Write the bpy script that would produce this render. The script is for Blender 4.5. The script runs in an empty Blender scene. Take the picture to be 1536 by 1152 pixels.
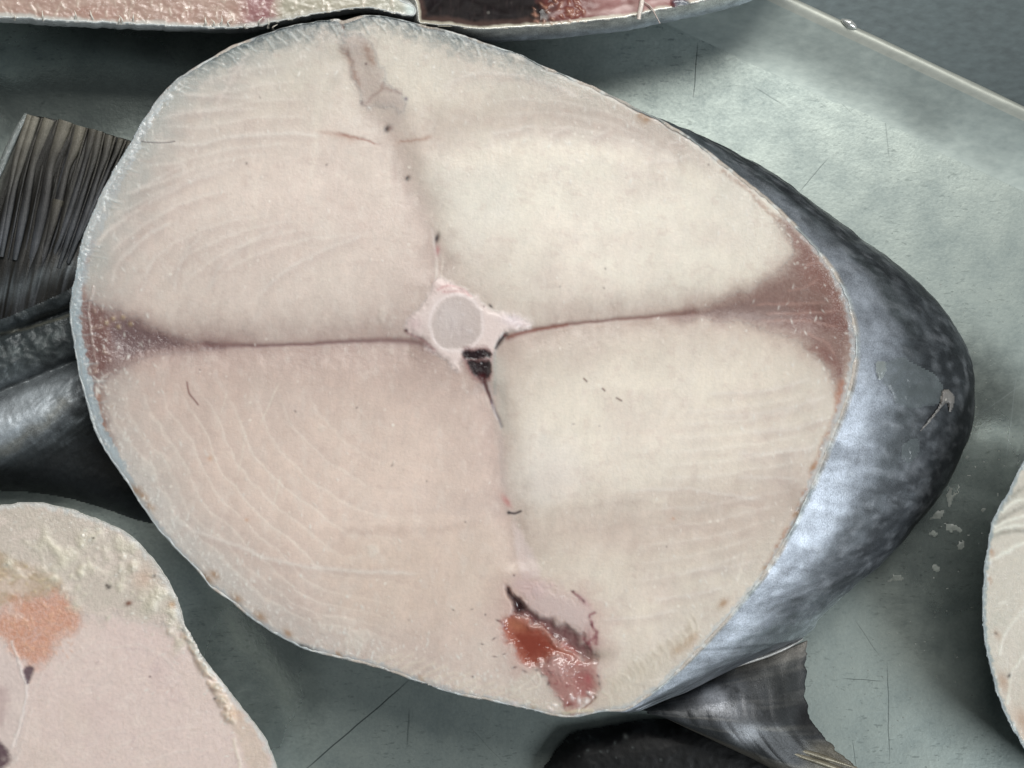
import bpy, math, random
import numpy as np
from mathutils import Vector

random.seed(4)
RNG = np.random.default_rng(11)
SC = bpy.context.scene
COL = SC.collection
MM = 0.001

# ------------------------------------------------------------------ camera
H_FACE = 42.0            # height of the big steak's cut face above the tray (mm)
CAM_D = 450.0            # camera distance above that face (mm)
ZC = H_FACE + CAM_D
PXMM = 0.2               # one photo pixel on the cut face (mm), photo is 1536 x 1152
cam_d = bpy.data.cameras.new('camera')
cam = bpy.data.objects.new('camera', cam_d)
COL.objects.link(cam)
cam.location = (0, 0, ZC * MM)
cam_d.sensor_width = 36.0
cam_d.lens = 36.0 * CAM_D / (1536 * PXMM)
cam_d.clip_start = 0.01
cam_d.clip_end = 20.0
SC.camera = cam
SC.render.resolution_x = 1024
SC.render.resolution_y = 768

# ------------------------------------------------------------------ light
W = bpy.data.worlds.new('World')
SC.world = W
W.use_nodes = True
W.node_tree.nodes['Background'].inputs[0].default_value = (0.90, 0.97, 1.0, 1)
W.node_tree.nodes['Background'].inputs[1].default_value = 0.055


def area_lamp(name, loc, target, size, power, colour):
    d = bpy.data.lights.new(name, 'AREA')
    d.shape = 'RECTANGLE'
    d.size, d.size_y = size
    d.energy = power
    d.color = colour
    o = bpy.data.objects.new(name, d)
    COL.objects.link(o)
    o.location = loc
    o.rotation_euler = (Vector(target) - Vector(loc)).to_track_quat('-Z', 'Y').to_euler()
    return o


area_lamp('market_roof_light', (0.12, 0.80, 1.15), (0, 0, 0.03), (0.8, 0.6), 15.6, (1.0, 0.985, 0.95))
area_lamp('open_side_daylight', (1.16, -0.80, 0.92), (0.02, 0, 0.03), (0.5, 0.5), 14.0, (0.90, 0.96, 1.0))

VS = SC.view_settings
VS.view_transform = 'Standard'
VS.look = 'None'
VS.exposure = 0.16
VS.gamma = 1.0


# ------------------------------------------------------------------ helpers
def lin(c):
    c = np.asarray(c, float) / 255.0
    return np.where(c <= 0.04045, c / 12.92, ((c + 0.055) / 1.055) ** 2.4)


def world_xy(px, py, z):
    """photo position of a point standing z mm above the tray -> metres"""
    s = PXMM * (ZC - z) / CAM_D
    return (px - 768.0) * s * MM, (576.0 - py) * s * MM


def P(px, py, z):
    x, y = world_xy(px, py, z)
    return Vector((x, y, z * MM))


def _hash(ix, iy, seed):
    h = (ix.astype(np.int64) * 374761393 + iy.astype(np.int64) * 668265263 + seed * 1442695041) & 0x7fffffff
    h = ((h ^ (h >> 13)) * 1274126177) & 0x7fffffff
    h = h ^ (h >> 16)
    return (h & 0xffff) / 65535.0


def vnoise(x, y, seed=0):
    ix = np.floor(x); iy = np.floor(y)
    fx = x - ix; fy = y - iy
    fx = fx * fx * fx * (fx * (fx * 6 - 15) + 10); fy = fy * fy * fy * (fy * (fy * 6 - 15) + 10)
    a = _hash(ix, iy, seed); b = _hash(ix + 1, iy, seed)
    c = _hash(ix, iy + 1, seed); d = _hash(ix + 1, iy + 1, seed)
    return (a + (b - a) * fx) * (1 - fy) + (c + (d - c) * fx) * fy


def fbm(x, y, seed=0, octv=3):
    """about -1..1"""
    s = 0; amp = 1; t = 0
    for k in range(octv):
        s = s + amp * (vnoise(x + 17.3 * k, y - 9.1 * k, seed + k) * 2 - 1)
        t += amp; amp *= 0.55
        xn = x * 1.8 + y * 0.9; yn = y * 1.8 - x * 0.9
        x, y = xn, yn
    return s / t * 1.35


def catmull(pts, n=6, closed=False):
    pts = np.asarray(pts, float)
    if len(pts) < 3 and not closed:
        return pts
    if closed:
        p = np.vstack([pts[-1:], pts, pts[:2]])
    else:
        p = np.vstack([2 * pts[0] - pts[1], pts, 2 * pts[-1] - pts[-2]])
    out = []
    for i in range(1, len(p) - 2):
        p0, p1, p2, p3 = p[i - 1], p[i], p[i + 1], p[i + 2]
        for k in range(n):
            t = k / n
            out.append(0.5 * (2 * p1 + (p2 - p0) * t + (2 * p0 - 5 * p1 + 4 * p2 - p3) * t * t
                              + (3 * p1 - p0 - 3 * p2 + p3) * t ** 3))
    if not closed:
        out.append(pts[-1])
    return np.array(out)


def resample(pts, n, closed=True):
    p = np.vstack([pts, pts[:1]]) if closed else pts
    seg = np.hypot(*(p[1:, :2] - p[:-1, :2]).T)
    s = np.concatenate([[0], np.cumsum(seg)])
    t = np.linspace(0, s[-1], n, endpoint=not closed)
    return np.stack([np.interp(t, s, p[:, k]) for k in range(p.shape[1])], 1)


def sstep(a, b, x):
    t = np.clip((x - a) / (b - a), 0, 1)
    return t * t * (3 - 2 * t)


def seg_dist(X, Y, pts, closed=False):
    """distance to a polyline, and the 0..1 place along it"""
    p = np.vstack([pts, pts[:1]]) if closed else pts
    L = np.concatenate([[0], np.cumsum(np.hypot(*(p[1:] - p[:-1]).T))])
    best = np.full(X.shape, 1e9); tt = np.zeros(X.shape)
    for i in range(len(p) - 1):
        ax, ay = p[i]; bx, by = p[i + 1]
        dx, dy = bx - ax, by - ay
        q = dx * dx + dy * dy + 1e-12
        t = np.clip(((X - ax) * dx + (Y - ay) * dy) / q, 0, 1)
        d = (X - ax - t * dx) ** 2 + (Y - ay - t * dy) ** 2
        m = d < best
        best = np.where(m, d, best)
        tt = np.where(m, (L[i] + t * (L[i + 1] - L[i])) / L[-1], tt)
    return np.sqrt(best), tt


def inside(X, Y, pts):
    r = np.zeros(X.shape, bool)
    n = len(pts)
    for i in range(n):
        x0, y0 = pts[i]; x1, y1 = pts[(i + 1) % n]
        if y0 == y1:
            continue
        c = ((y0 <= Y) != (y1 <= Y)) & (X < x0 + (Y - y0) * (x1 - x0) / (y1 - y0))
        r ^= c
    return r


class Field:
    """colour, relief (mm) and wetness sampled over a piece of surface, in photo pixels"""

    def __init__(self, contour, step, base, seed=1, pad=0):
        self.con = contour
        x0, y0 = contour.min(0) - pad; x1, y1 = contour.max(0) + pad
        x0 = max(x0, -130); x1 = min(x1, 1680); y0 = max(y0, -130); y1 = min(y1, 1290)
        self.xs = np.arange(x0, x1 + step, step); self.ys = np.arange(y0, y1 + step, step)
        self.step = step
        self.X, self.Y = np.meshgrid(self.xs, self.ys)
        self.C = np.zeros(self.X.shape + (3,)) + lin(base)
        self.Z = np.zeros(self.X.shape)
        self.wet = np.full(self.X.shape, 0.25)
        self.seed = seed
        self.ins = inside(self.X, self.Y, contour)
        # distance to the contour, on a coarse grid, then upsampled
        k = max(1, int(round(3 / step)))
        xs = np.append(self.xs[::k], self.xs[-1] + k * step); ys = np.append(self.ys[::k], self.ys[-1] + k * step)
        cx, cy = np.meshgrid(xs, ys)
        d, t = seg_dist(cx, cy, contour[::1], True)
        self.d = self._up(d, k); self.ti = self._upn(t, k)
        self.wx = fbm(self.X / 22, self.Y / 22, seed + 50, 3)
        self.wy = fbm(self.X / 22 + 40, self.Y / 22, seed + 60, 3)

    def _idx(self, k):
        j = np.arange(len(self.xs)) / k; i = np.arange(len(self.ys)) / k
        return i, j

    def _up(self, a, k):
        i, j = self._idx(k)
        i0 = np.minimum(i.astype(int), a.shape[0] - 2); j0 = np.minimum(j.astype(int), a.shape[1] - 2)
        fi = (i - i0)[:, None]; fj = (j - j0)[None, :]
        A = a[np.ix_(i0, j0)]; B = a[np.ix_(i0, j0 + 1)]; Cc = a[np.ix_(i0 + 1, j0)]; D = a[np.ix_(i0 + 1, j0 + 1)]
        return (A * (1 - fj) + B * fj) * (1 - fi) + (Cc * (1 - fj) + D * fj) * fi

    def _upn(self, a, k):
        i, j = self._idx(k)
        return a[np.ix_(i.astype(int), j.astype(int))]

    def box(self, pts, pad):
        x0, y0 = np.min(pts, 0) - pad; x1, y1 = np.max(pts, 0) + pad
        j0, j1 = np.searchsorted(self.xs, [x0, x1]); i0, i1 = np.searchsorted(self.ys, [y0, y1])
        return (slice(i0, i1), slice(j0, j1))

    def mix(self, a, col, sl=(slice(None), slice(None))):
        self.C[sl] = self.C[sl] + (lin(col) - self.C[sl]) * np.clip(a, 0, 1)[..., None]

    def line(self, pts, col, w, a=1.0, warp=1.0, z=0.0, taper=0.0, ends=None, wet=None, rag=0.0, smooth=True):
        pts = catmull(pts, 5) if smooth else np.asarray(pts, float)
        sl = self.box(pts, w * 3 + warp * 2 + 2)
        X = self.X[sl] + self.wx[sl] * warp; Y = self.Y[sl] + self.wy[sl] * warp
        if X.size == 0:
            return None
        d, t = seg_dist(X, Y, pts)
        ww = np.full(d.shape, float(w))
        if ends:
            ww = np.interp(t, np.linspace(0, 1, len(ends)), np.array(ends, float) * w)
        m = np.exp(-(d / np.maximum(ww, .2)) ** 2)
        if taper:
            m = m * sstep(0, taper, t) * sstep(0, taper, 1 - t)
        if rag:
            m = m * np.clip(1 - rag + rag * 1.6 * vnoise(X / 4, Y / 4, self.seed + 9), 0, 1)
        self.mix(m * a, col, sl)
        if z:
            self.Z[sl] += m * z
        if wet is not None:
            self.wet[sl] = np.maximum(self.wet[sl], m * wet)
        return sl, m

    def blob(self, pts, col, soft=3.0, a=1.0, warp=2.0, z=0.0, zr=None, wet=None, mott=0.0, closed_smooth=True, gr=None):
        pts = catmull(pts, 5, True) if closed_smooth else np.asarray(pts, float)
        sl = self.box(pts, soft * 2 + warp * 2 + 2)
        X = self.X[sl] + self.wx[sl] * warp; Y = self.Y[sl] + self.wy[sl] * warp
        if X.size == 0:
            return None
        d, t = seg_dist(X, Y, pts, True)
        sd = np.where(inside(X, Y, pts), d, -d)
        sd = sd + (soft * .28 if gr is None else gr) * (fbm(X / 3.4, Y / 3.4, self.seed + 70, 2) + .7 * fbm(X / 9, Y / 9, self.seed + 75, 2))
        m = sstep(-soft, soft, sd)
        aa = m * a
        if mott:
            aa = aa * (1 - mott * vnoise(X / 3.2, Y / 3.2, self.seed + 5))
        self.mix(aa, col, sl)
        if z:
            self.Z[sl] += z * sstep(-soft, zr or soft, sd)
        if wet is not None:
            self.wet[sl] = np.maximum(self.wet[sl], m * wet)
        return sl, m

    def spot(self, x, y, r, col, a=1.0, rx=None, ang=0, z=0, power=2, wet=None):
        rx = rx or r
        sl = self.box(np.array([[x, y]]), max(r, rx) * 3)
        X = self.X[sl] - x; Y = self.Y[sl] - y
        if X.size == 0:
            return
        c, s = math.cos(math.radians(ang)), math.sin(math.radians(ang))
        u = (X * c + Y * s) / rx; v = (-X * s + Y * c) / r
        m = np.exp(-(u * u + v * v) ** (power / 2))
        self.mix(m * a, col, sl)
        if z:
            self.Z[sl] += z * m
        if wet is not None:
            self.wet[sl] = np.maximum(self.wet[sl], m * wet)

    def mask(self, sm, thr=0.5):
        full = np.zeros(self.X.shape, bool)
        if sm is not None:
            full[sm[0]] = sm[1] > thr
        return full


def mesh_object(name, verts, faces_flat, nper, mat, parent, cols=None, wet=None, smooth=True):
    me = bpy.data.meshes.new(name)
    nv = len(verts); nf = len(faces_flat) // nper
    me.vertices.add(nv); me.vertices.foreach_set('co', np.asarray(verts, np.float32).ravel())
    me.loops.add(nf * nper); me.loops.foreach_set('vertex_index', np.asarray(faces_flat, np.int32))
    me.polygons.add(nf)
    me.polygons.foreach_set('loop_start', np.arange(0, nf * nper, nper, dtype=np.int32))
    me.update(calc_edges=True)
    me.polygons.foreach_set('use_smooth', np.full(nf, smooth))
    if cols is not None:
        a = me.attributes.new('pigment', 'FLOAT_COLOR', 'POINT')
        rgba = np.ones((nv, 4), np.float32); rgba[:, :3] = np.clip(cols, 0, 1)
        a.data.foreach_set('color', rgba.ravel())
    if wet is not None:
        a = me.attributes.new('wetness', 'FLOAT', 'POINT')
        a.data.foreach_set('value', np.asarray(wet, np.float32).ravel())
    me.validate()
    me.materials.append(mat)
    o = bpy.data.objects.new(name, me)
    COL.objects.link(o)
    if parent:
        o.parent = parent
    return o


def face_parts(F, zfun, cellmask, mat, regions, parent, zarr=None):
    """cut a field into meshes: regions = [(name, mask, mat, parentkey)], first that matches wins; the last catches the rest"""
    z = zarr if zarr is not None else zfun + F.Z
    wxm, wym = world_xy(F.X, F.Y, z)
    V = np.stack([wxm, wym, z * MM], -1)
    ny, nx = F.X.shape
    cell = cellmask[:-1, :-1] & cellmask[1:, :-1] & cellmask[:-1, 1:] & cellmask[1:, 1:]
    left = cell.copy()
    idx = np.arange(ny * nx).reshape(ny, nx)
    made = {}
    for name, m, mt, par in regions:
        c = left if m is None else (left & m[:-1, :-1])
        left = left & ~c
        ii, jj = np.nonzero(c)
        if not len(ii):
            continue
        q = np.stack([idx[ii, jj], idx[ii + 1, jj], idx[ii + 1, jj + 1], idx[ii, jj + 1]], 1)
        u, inv = np.unique(q.ravel(), return_inverse=True)
        p = made[par] if isinstance(par, str) else (par or parent)
        o = mesh_object(name, V.reshape(-1, 3)[u], inv, 4, mt, p,
                        F.C.reshape(-1, 3)[u], F.wet.ravel()[u])
        key = name
        while key in made:
            key += '+'
        made[key] = o
    return made


def grid_faces(nu, nv, close_u):
    f = []
    iu = np.arange(nu if close_u else nu - 1); iv = np.arange(nv - 1)
    A, B = np.meshgrid(iu, iv)
    A = A.ravel(); B = B.ravel(); A2 = (A + 1) % nu
    return np.stack([B * nu + A, B * nu + A2, (B + 1) * nu + A2, (B + 1) * nu + A], 1).ravel()


def empty(name, loc, label, cat, group=None):
    o = bpy.data.objects.new(name, None)
    o.empty_display_size = 0.01
    COL.objects.link(o)
    o['label'] = label; o['category'] = cat
    if group:
        o['group'] = group
    return o


# ------------------------------------------------------------------ materials
def new_mat(name):
    m = bpy.data.materials.new(name)
    m.use_nodes = True
    nt = m.node_tree
    return m, nt, nt.nodes['Principled BSDF'], nt.links


def nd(nt, t, **kw):
    n = nt.nodes.new(t)
    for k, v in kw.items():
        setattr(n, k, v)
    return n


def noise(nt, L, vec, scale, detail=3, rough=0.55, dim='3D'):
    n = nd(nt, 'ShaderNodeTexNoise')
    n.noise_dimensions = dim
    n.inputs['Scale'].default_value = scale
    n.inputs['Detail'].default_value = detail
    n.inputs['Roughness'].default_value = rough
    L.new(vec, n.inputs['Vector'])
    return n.outputs['Fac']


def mrange(nt, L, val, a, b, c=0.0, d=1.0):
    n = nd(nt, 'ShaderNodeMapRange')
    n.clamp = True
    n.inputs[1].default_value = a; n.inputs[2].default_value = b
    n.inputs[3].default_value = c; n.inputs[4].default_value = d
    L.new(val, n.inputs[0])
    return n.outputs[0]


def math_n(nt, L, op, a, b=None):
    n = nd(nt, 'ShaderNodeMath', operation=op)
    for i, v in enumerate((a, b)):
        if v is None:
            continue
        if isinstance(v, (int, float)):
            n.inputs[i].default_value = v
        else:
            L.new(v, n.inputs[i])
    return n.outputs[0]


def mixc(nt, L, fac, a, b, mode='MIX'):
    n = nd(nt, 'ShaderNodeMix', data_type='RGBA', blend_type=mode)
    for s, v in ((n.inputs[0], fac), (n.inputs[6], a), (n.inputs[7], b)):
        if isinstance(v, (int, float)):
            s.default_value = v
        elif isinstance(v, tuple):
            s.default_value = (*v, 1)
        else:
            L.new(v, s)
    return n.outputs[2]


def flesh_material(name, grain=0.055, bump=0.18, r_dry=0.54, r_wet=0.2, spec=0.5, sparkle=0.35, fibre=0.14, film=0.9, sss=0.0):
    m, nt, b, L = new_mat(name)
    geo = nd(nt, 'ShaderNodeNewGeometry')
    pos = geo.outputs['Position']
    at = nd(nt, 'ShaderNodeAttribute', attribute_name='pigment')
    wt = nd(nt, 'ShaderNodeAttribute', attribute_name='wetness')
    # muscle fibres: fine streaks running down the cut
    mp = nd(nt, 'ShaderNodeMapping')
    mp.inputs['Rotation'].default_value = (0, 0, math.radians(-7))
    mp.inputs['Scale'].default_value = (1.0, 0.13, 1.0)
    L.new(pos, mp.inputs['Vector'])
    fib = noise(nt, L, mp.outputs[0], 1100, 3)
    gr = noise(nt, L, pos, 1100, 3, 0.65)
    mid = noise(nt, L, pos, 300, 4, 0.62)
    s = math_n(nt, L, 'ADD', math_n(nt, L, 'MULTIPLY', fib, fibre), math_n(nt, L, 'MULTIPLY', gr, 0.75 - fibre))
    s = math_n(nt, L, 'ADD', s, math_n(nt, L, 'MULTIPLY', mid, 0.25))
    val = mrange(nt, L, s, 0.30, 0.70, 1 - grain, 1 + grain)
    hsv = nd(nt, 'ShaderNodeHueSaturation')
    L.new(val, hsv.inputs['Value']); L.new(at.outputs['Color'], hsv.inputs['Color'])
    # little pale grains: fat, saw crumbs, and sparkle painted as specks
    vo = nd(nt, 'ShaderNodeTexVoronoi')
    vo.inputs['Scale'].default_value = 420
    L.new(pos, vo.inputs['Vector'])
    sep = nd(nt, 'ShaderNodeSeparateColor')
    L.new(vo.outputs['Color'], sep.inputs[0])
    cr = math_n(nt, L, 'MULTIPLY', mrange(nt, L, vo.outputs['Distance'], 0.10, 0.30, 1, 0),
                mrange(nt, L, sep.outputs[0], 0.86, 0.97, 0, 1))
    cr = math_n(nt, L, 'MULTIPLY', cr, mrange(nt, L, noise(nt, L, pos, 60, 2), 0.45, 0.65, 0.1, sparkle + 0.1))
    c = mixc(nt, L, cr, hsv.outputs[0], (0.86, 0.82, 0.74))
    L.new(c, b.inputs['Base Color'])
    wn = math_n(nt, L, 'ADD', wt.outputs['Fac'], math_n(nt, L, 'MULTIPLY', math_n(nt, L, 'SUBTRACT', mid, 0.5), 0.5))
    L.new(mrange(nt, L, wn, 0, 1, r_dry, r_wet), b.inputs['Roughness'])
    b.inputs['Specular IOR Level'].default_value = spec
    if sss:
        b.subsurface_method = 'BURLEY'
        b.inputs['Subsurface Weight'].default_value = sss
        b.inputs['Subsurface Radius'].default_value = (1.0, 0.62, 0.45)
        b.inputs['Subsurface Scale'].default_value = 0.0016
    bp = nd(nt, 'ShaderNodeBump')
    bp.inputs['Distance'].default_value = 0.0007
    L.new(math_n(nt, L, 'ADD', s, math_n(nt, L, 'MULTIPLY', cr, 0.35)), bp.inputs['Height'])
    L.new(mrange(nt, L, wt.outputs['Fac'], 0, 1, bump, bump * 2.2), bp.inputs['Strength'])
    L.new(bp.outputs[0], b.inputs['Normal'])
    # water film
    lump = noise(nt, L, pos, 520, 2)
    b2 = nd(nt, 'ShaderNodeBump')
    b2.inputs['Distance'].default_value = 0.0018
    b2.inputs['Strength'].default_value = film
    L.new(lump, b2.inputs['Height'])
    L.new(b2.outputs[0], b.inputs['Coat Normal'])
    L.new(mrange(nt, L, wt.outputs['Fac'], 0.15, 1, 0.0, 1.0), b.inputs['Coat Weight'])
    b.inputs['Coat Roughness'].default_value = 0.10
    return m


def skin_material(name, metallic=0.35, rough=0.34, streak=0.35, bump=0.3):
    m, nt, b, L = new_mat(name)
    geo = nd(nt, 'ShaderNodeNewGeometry')
    pos = geo.outputs['Position']
    at = nd(nt, 'ShaderNodeAttribute', attribute_name='pigment')
    wt = nd(nt, 'ShaderNodeAttribute', attribute_name='wetness')
    mp = nd(nt, 'ShaderNodeMapping')
    mp.inputs['Scale'].default_value = (1.0, 0.8, 0.5)
    L.new(pos, mp.inputs['Vector'])
    f = noise(nt, L, mp.outputs[0], 2400, 3, 0.7)
    md = noise(nt, L, pos, 170, 4, 0.6)
    val = mrange(nt, L, math_n(nt, L, 'ADD', math_n(nt, L, 'MULTIPLY', f, 0.5), math_n(nt, L, 'MULTIPLY', md, 0.5)),
                 0.33, 0.67, 1 - streak, 1 + streak)
    hsv = nd(nt, 'ShaderNodeHueSaturation')
    L.new(val, hsv.inputs['Value']); L.new(at.outputs['Color'], hsv.inputs['Color'])
    L.new(hsv.outputs[0], b.inputs['Base Color'])
    b.inputs['Metallic'].default_value = metallic
    L.new(mrange(nt, L, math_n(nt, L, 'ADD', wt.outputs['Fac'], math_n(nt, L, 'MULTIPLY', md, 0.3)), 0.1, 1.2, rough + 0.12, rough - 0.16), b.inputs['Roughness'])
    bp = nd(nt, 'ShaderNodeBump')
    bp.inputs['Distance'].default_value = 0.0006
    bp.inputs['Strength'].default_value = bump
    L.new(math_n(nt, L, 'ADD', f, math_n(nt, L, 'MULTIPLY', md, 0.6)), bp.inputs['Height'])
    L.new(bp.outputs[0], b.inputs['Normal'])
    return m


M_FLESH = flesh_material('fish_flesh', sss=0.55)
M_DARK = flesh_material('dark_muscle', grain=0.12, bump=0.25, r_dry=0.5, r_wet=0.15, fibre=0.25)
M_BONE = flesh_material('bone', grain=0.05, bump=0.12, r_dry=0.5, sparkle=0.1)
M_CLOT = flesh_material('blood_clot', grain=0.15, bump=0.3, r_dry=0.4, r_wet=0.2, spec=0.4, sparkle=0.0)
M_GUT = flesh_material('gut_lining', grain=0.06, bump=0.08, r_dry=0.40, r_wet=0.15, sparkle=0.0, fibre=0.1, film=0.45)
M_LINING = flesh_material('black_lining', grain=0.2, bump=0.12, r_dry=0.6, r_wet=0.3, spec=0.12, sparkle=0.0, fibre=0.2, film=0.4)
M_FAT = flesh_material('fat', grain=0.10, bump=0.35, r_dry=0.5, r_wet=0.15, sparkle=0.6, fibre=0.05)
M_FLESH2 = flesh_material('smooth_flesh', grain=0.06, bump=0.2, r_wet=0.18, sparkle=0.4, fibre=0.12, sss=0.55)
M_SKIN = skin_material('fish_skin', metallic=0.42, rough=0.40, streak=0.5, bump=0.22)
M_RIM = flesh_material('skin_edge', grain=0.16, bump=0.4, r_dry=0.45, r_wet=0.2, sparkle=0.5, fibre=0.0)
M_BLACK = skin_material('black_skin', metallic=0.0, rough=0.45, streak=0.3, bump=0.1)


# ------------------------------------------------------------------ tray and counter
def steel_material():
    m, nt, b, L = new_mat('worn_steel')
    geo = nd(nt, 'ShaderNodeNewGeometry')
    pos = geo.outputs['Position']
    big = noise(nt, L, pos, 14, 4, 0.6)
    mid = noise(nt, L, pos, 90, 4, 0.65)
    fin = noise(nt, L, pos, 900, 2, 0.6)
    t = math_n(nt, L, 'ADD', math_n(nt, L, 'MULTIPLY', big, 0.45), math_n(nt, L, 'ADD', math_n(nt, L, 'MULTIPLY', mid, 0.35), math_n(nt, L, 'MULTIPLY', fin, 0.2)))
    base = mixc(nt, L, mrange(nt, L, t, 0.36, 0.64), tuple(lin((142, 153, 151))), tuple(lin((192, 202, 195))))
    # pits and short dark nicks lying mostly one way
    def nicks(rot, sx, sy, thr, seed):
        mp = nd(nt, 'ShaderNodeMapping')
        mp.inputs['Rotation'].default_value = (0, 0, math.radians(rot))
        mp.inputs['Scale'].default_value = (sx, sy, 1)
        mp.inputs['Location'].default_value = (seed, seed * .7, 0)
        L.new(pos, mp.inputs['Vector'])
        return mrange(nt, L, noise(nt, L, mp.outputs[0], 1.0, 2, 0.5), thr, thr + 0.07, 0, 1)
    n1 = nicks(-32, 260, 800, 0.62, 1.3)
    n2 = nicks(38, 180, 1100, 0.69, 5.1)
    n3 = nicks(80, 420, 700, 0.64, 9.7)
    nk = math_n(nt, L, 'MAXIMUM', math_n(nt, L, 'MAXIMUM', n1, n2), n3)
    nk = math_n(nt, L, 'MULTIPLY', nk, mrange(nt, L, noise(nt, L, pos, 28, 2), 0.40, 0.62, 0.0, 0.38))
    c = mixc(nt, L, nk, base, tuple(lin((70, 80, 80))))
    # scratches: world-space segments on the tray floor
    total = None
    xy = nd(nt, 'ShaderNodeSeparateXYZ')
    wob = nd(nt, 'ShaderNodeTexNoise'); wob.inputs['Scale'].default_value = 60
    L.new(pos, wob.inputs['Vector'])
    off = nd(nt, 'ShaderNodeVectorMath', operation='MULTIPLY_ADD')
    L.new(wob.outputs['Color'], off.inputs[0]); off.inputs[1].default_value = (0.0012,) * 3
    L.new(pos, off.inputs[2])
    L.new(off.outputs[0], xy.inputs[0])
    px, py = xy.outputs[0], xy.outputs[1]
    def scratch(p, q, w, a):
        A = P(*p, 0); B = P(*q, 0)
        dx, dy = B.x - A.x, B.y - A.y
        ln = math.hypot(dx, dy); dx /= ln; dy /= ln
        ax = math_n(nt, L, 'SUBTRACT', px, A.x + 0.0006); ay = math_n(nt, L, 'SUBTRACT', py, A.y + 0.0006)
        u = math_n(nt, L, 'ADD', math_n(nt, L, 'MULTIPLY', ax, dx), math_n(nt, L, 'MULTIPLY', ay, dy))
        v = math_n(nt, L, 'ABSOLUTE', math_n(nt, L, 'SUBTRACT', math_n(nt, L, 'MULTIPLY', ax, dy), math_n(nt, L, 'MULTIPLY', ay, dx)))
        m1 = mrange(nt, L, v, w * MM * 0.35, w * MM, a, 0)
        m2 = math_n(nt, L, 'MULTIPLY', mrange(nt, L, u, 0, ln * 0.2, 0, 1), mrange(nt, L, u, ln * 0.8, ln, 1, 0))
        return math_n(nt, L, 'MULTIPLY', m1, m2)
    for p, q, w, a in [((440, 1170), (625, 1010), 0.32, 0.8), ((1046, 62), (1040, 152), 0.22, 0.7),
                       ((1195, 292), (1245, 235), 0.22, 0.45), ((1330, 990), (1335, 1150), 0.25, 0.55),
                       ((1262, 1018), (1325, 1022), 0.2, 0.6), ((1282, 930), (1320, 985), 0.2, 0.4),
                       ((1278, 1110), (1284, 1152), 0.2, 0.5), ((615, 1060), (610, 1125), 0.4, 0.4),
                       ((700, 1085), (760, 1150), 0.2, 0.25), ((1325, 165), (1335, 245), 0.3, 0.25),
                       ((1150, 60), (1290, 180), 0.25, 0.3), ((1170, 40), (1330, 190), 0.2, 0.25),
                       ((1130, 130), (1180, 160), 0.3, 0.3)]:
        s = scratch(p, q, w, a)
        total = s if total is None else math_n(nt, L, 'MAXIMUM', total, s)
    c = mixc(nt, L, total, c, tuple(lin((48, 56, 58))))
    pale = None
    for p, q, w, a in [((1440, 640), (1536, 575), 0.2, 0.5), ((1525, 560), (1508, 700), 0.25, 0.45), ((1450, 600), (1490, 660), 0.2, 0.3)]:
        s = scratch(p, q, w, a)
        pale = s if pale is None else math_n(nt, L, 'MAXIMUM', pale, s)
    c = mixc(nt, L, pale, c, tuple(lin((190, 200, 200))))
    L.new(c, b.inputs['Base Color'])
    b.inputs['Metallic'].default_value = 0.85
    # smooth wet film lying between the steaks, dull dry steel elsewhere
    def puddle(cx, cy, rx, ry):
        A = P(cx, cy, 0)
        ux = math_n(nt, L, 'DIVIDE', math_n(nt, L, 'SUBTRACT', px, A.x), rx * PXMM * MM)
        uy = math_n(nt, L, 'DIVIDE', math_n(nt, L, 'SUBTRACT', py, A.y), ry * PXMM * MM)
        r = math_n(nt, L, 'SQRT', math_n(nt, L, 'ADD', math_n(nt, L, 'MULTIPLY', ux, ux), math_n(nt, L, 'MULTIPLY', uy, uy)))
        return mrange(nt, L, math_n(nt, L, 'ADD', r, math_n(nt, L, 'MULTIPLY', math_n(nt, L, 'SUBTRACT', mid, 0.5), 0.5)), 0.55, 1.15, 1, 0)
    wetm = math_n(nt, L, 'MAXIMUM', puddle(1440, 740, 150, 270), puddle(380, 1010, 120, 190))
    wetm = math_n(nt, L, 'MAXIMUM', wetm, puddle(120, 120, 260, 130))
    rg = mrange(nt, L, t, 0.35, 0.65, 0.50, 0.40)
    rmix = nd(nt, 'ShaderNodeMix'); L.new(wetm, rmix.inputs[0]); L.new(rg, rmix.inputs[2]); rmix.inputs[3].default_value = 0.22
    L.new(rmix.outputs[0], b.inputs['Roughness'])
    bp = nd(nt, 'ShaderNodeBump')
    bp.inputs['Distance'].default_value = 0.0004
    bp.inputs['Strength'].default_value = 0.25
    h = math_n(nt, L, 'SUBTRACT', math_n(nt, L, 'ADD', mid, math_n(nt, L, 'MULTIPLY', fin, 0.3)), math_n(nt, L, 'MULTIPLY', math_n(nt, L, 'ADD', nk, total), 0.15))
    L.new(h, bp.inputs['Height'])
    L.new(bp.outputs[0], b.inputs['Normal'])
    return m


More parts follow.
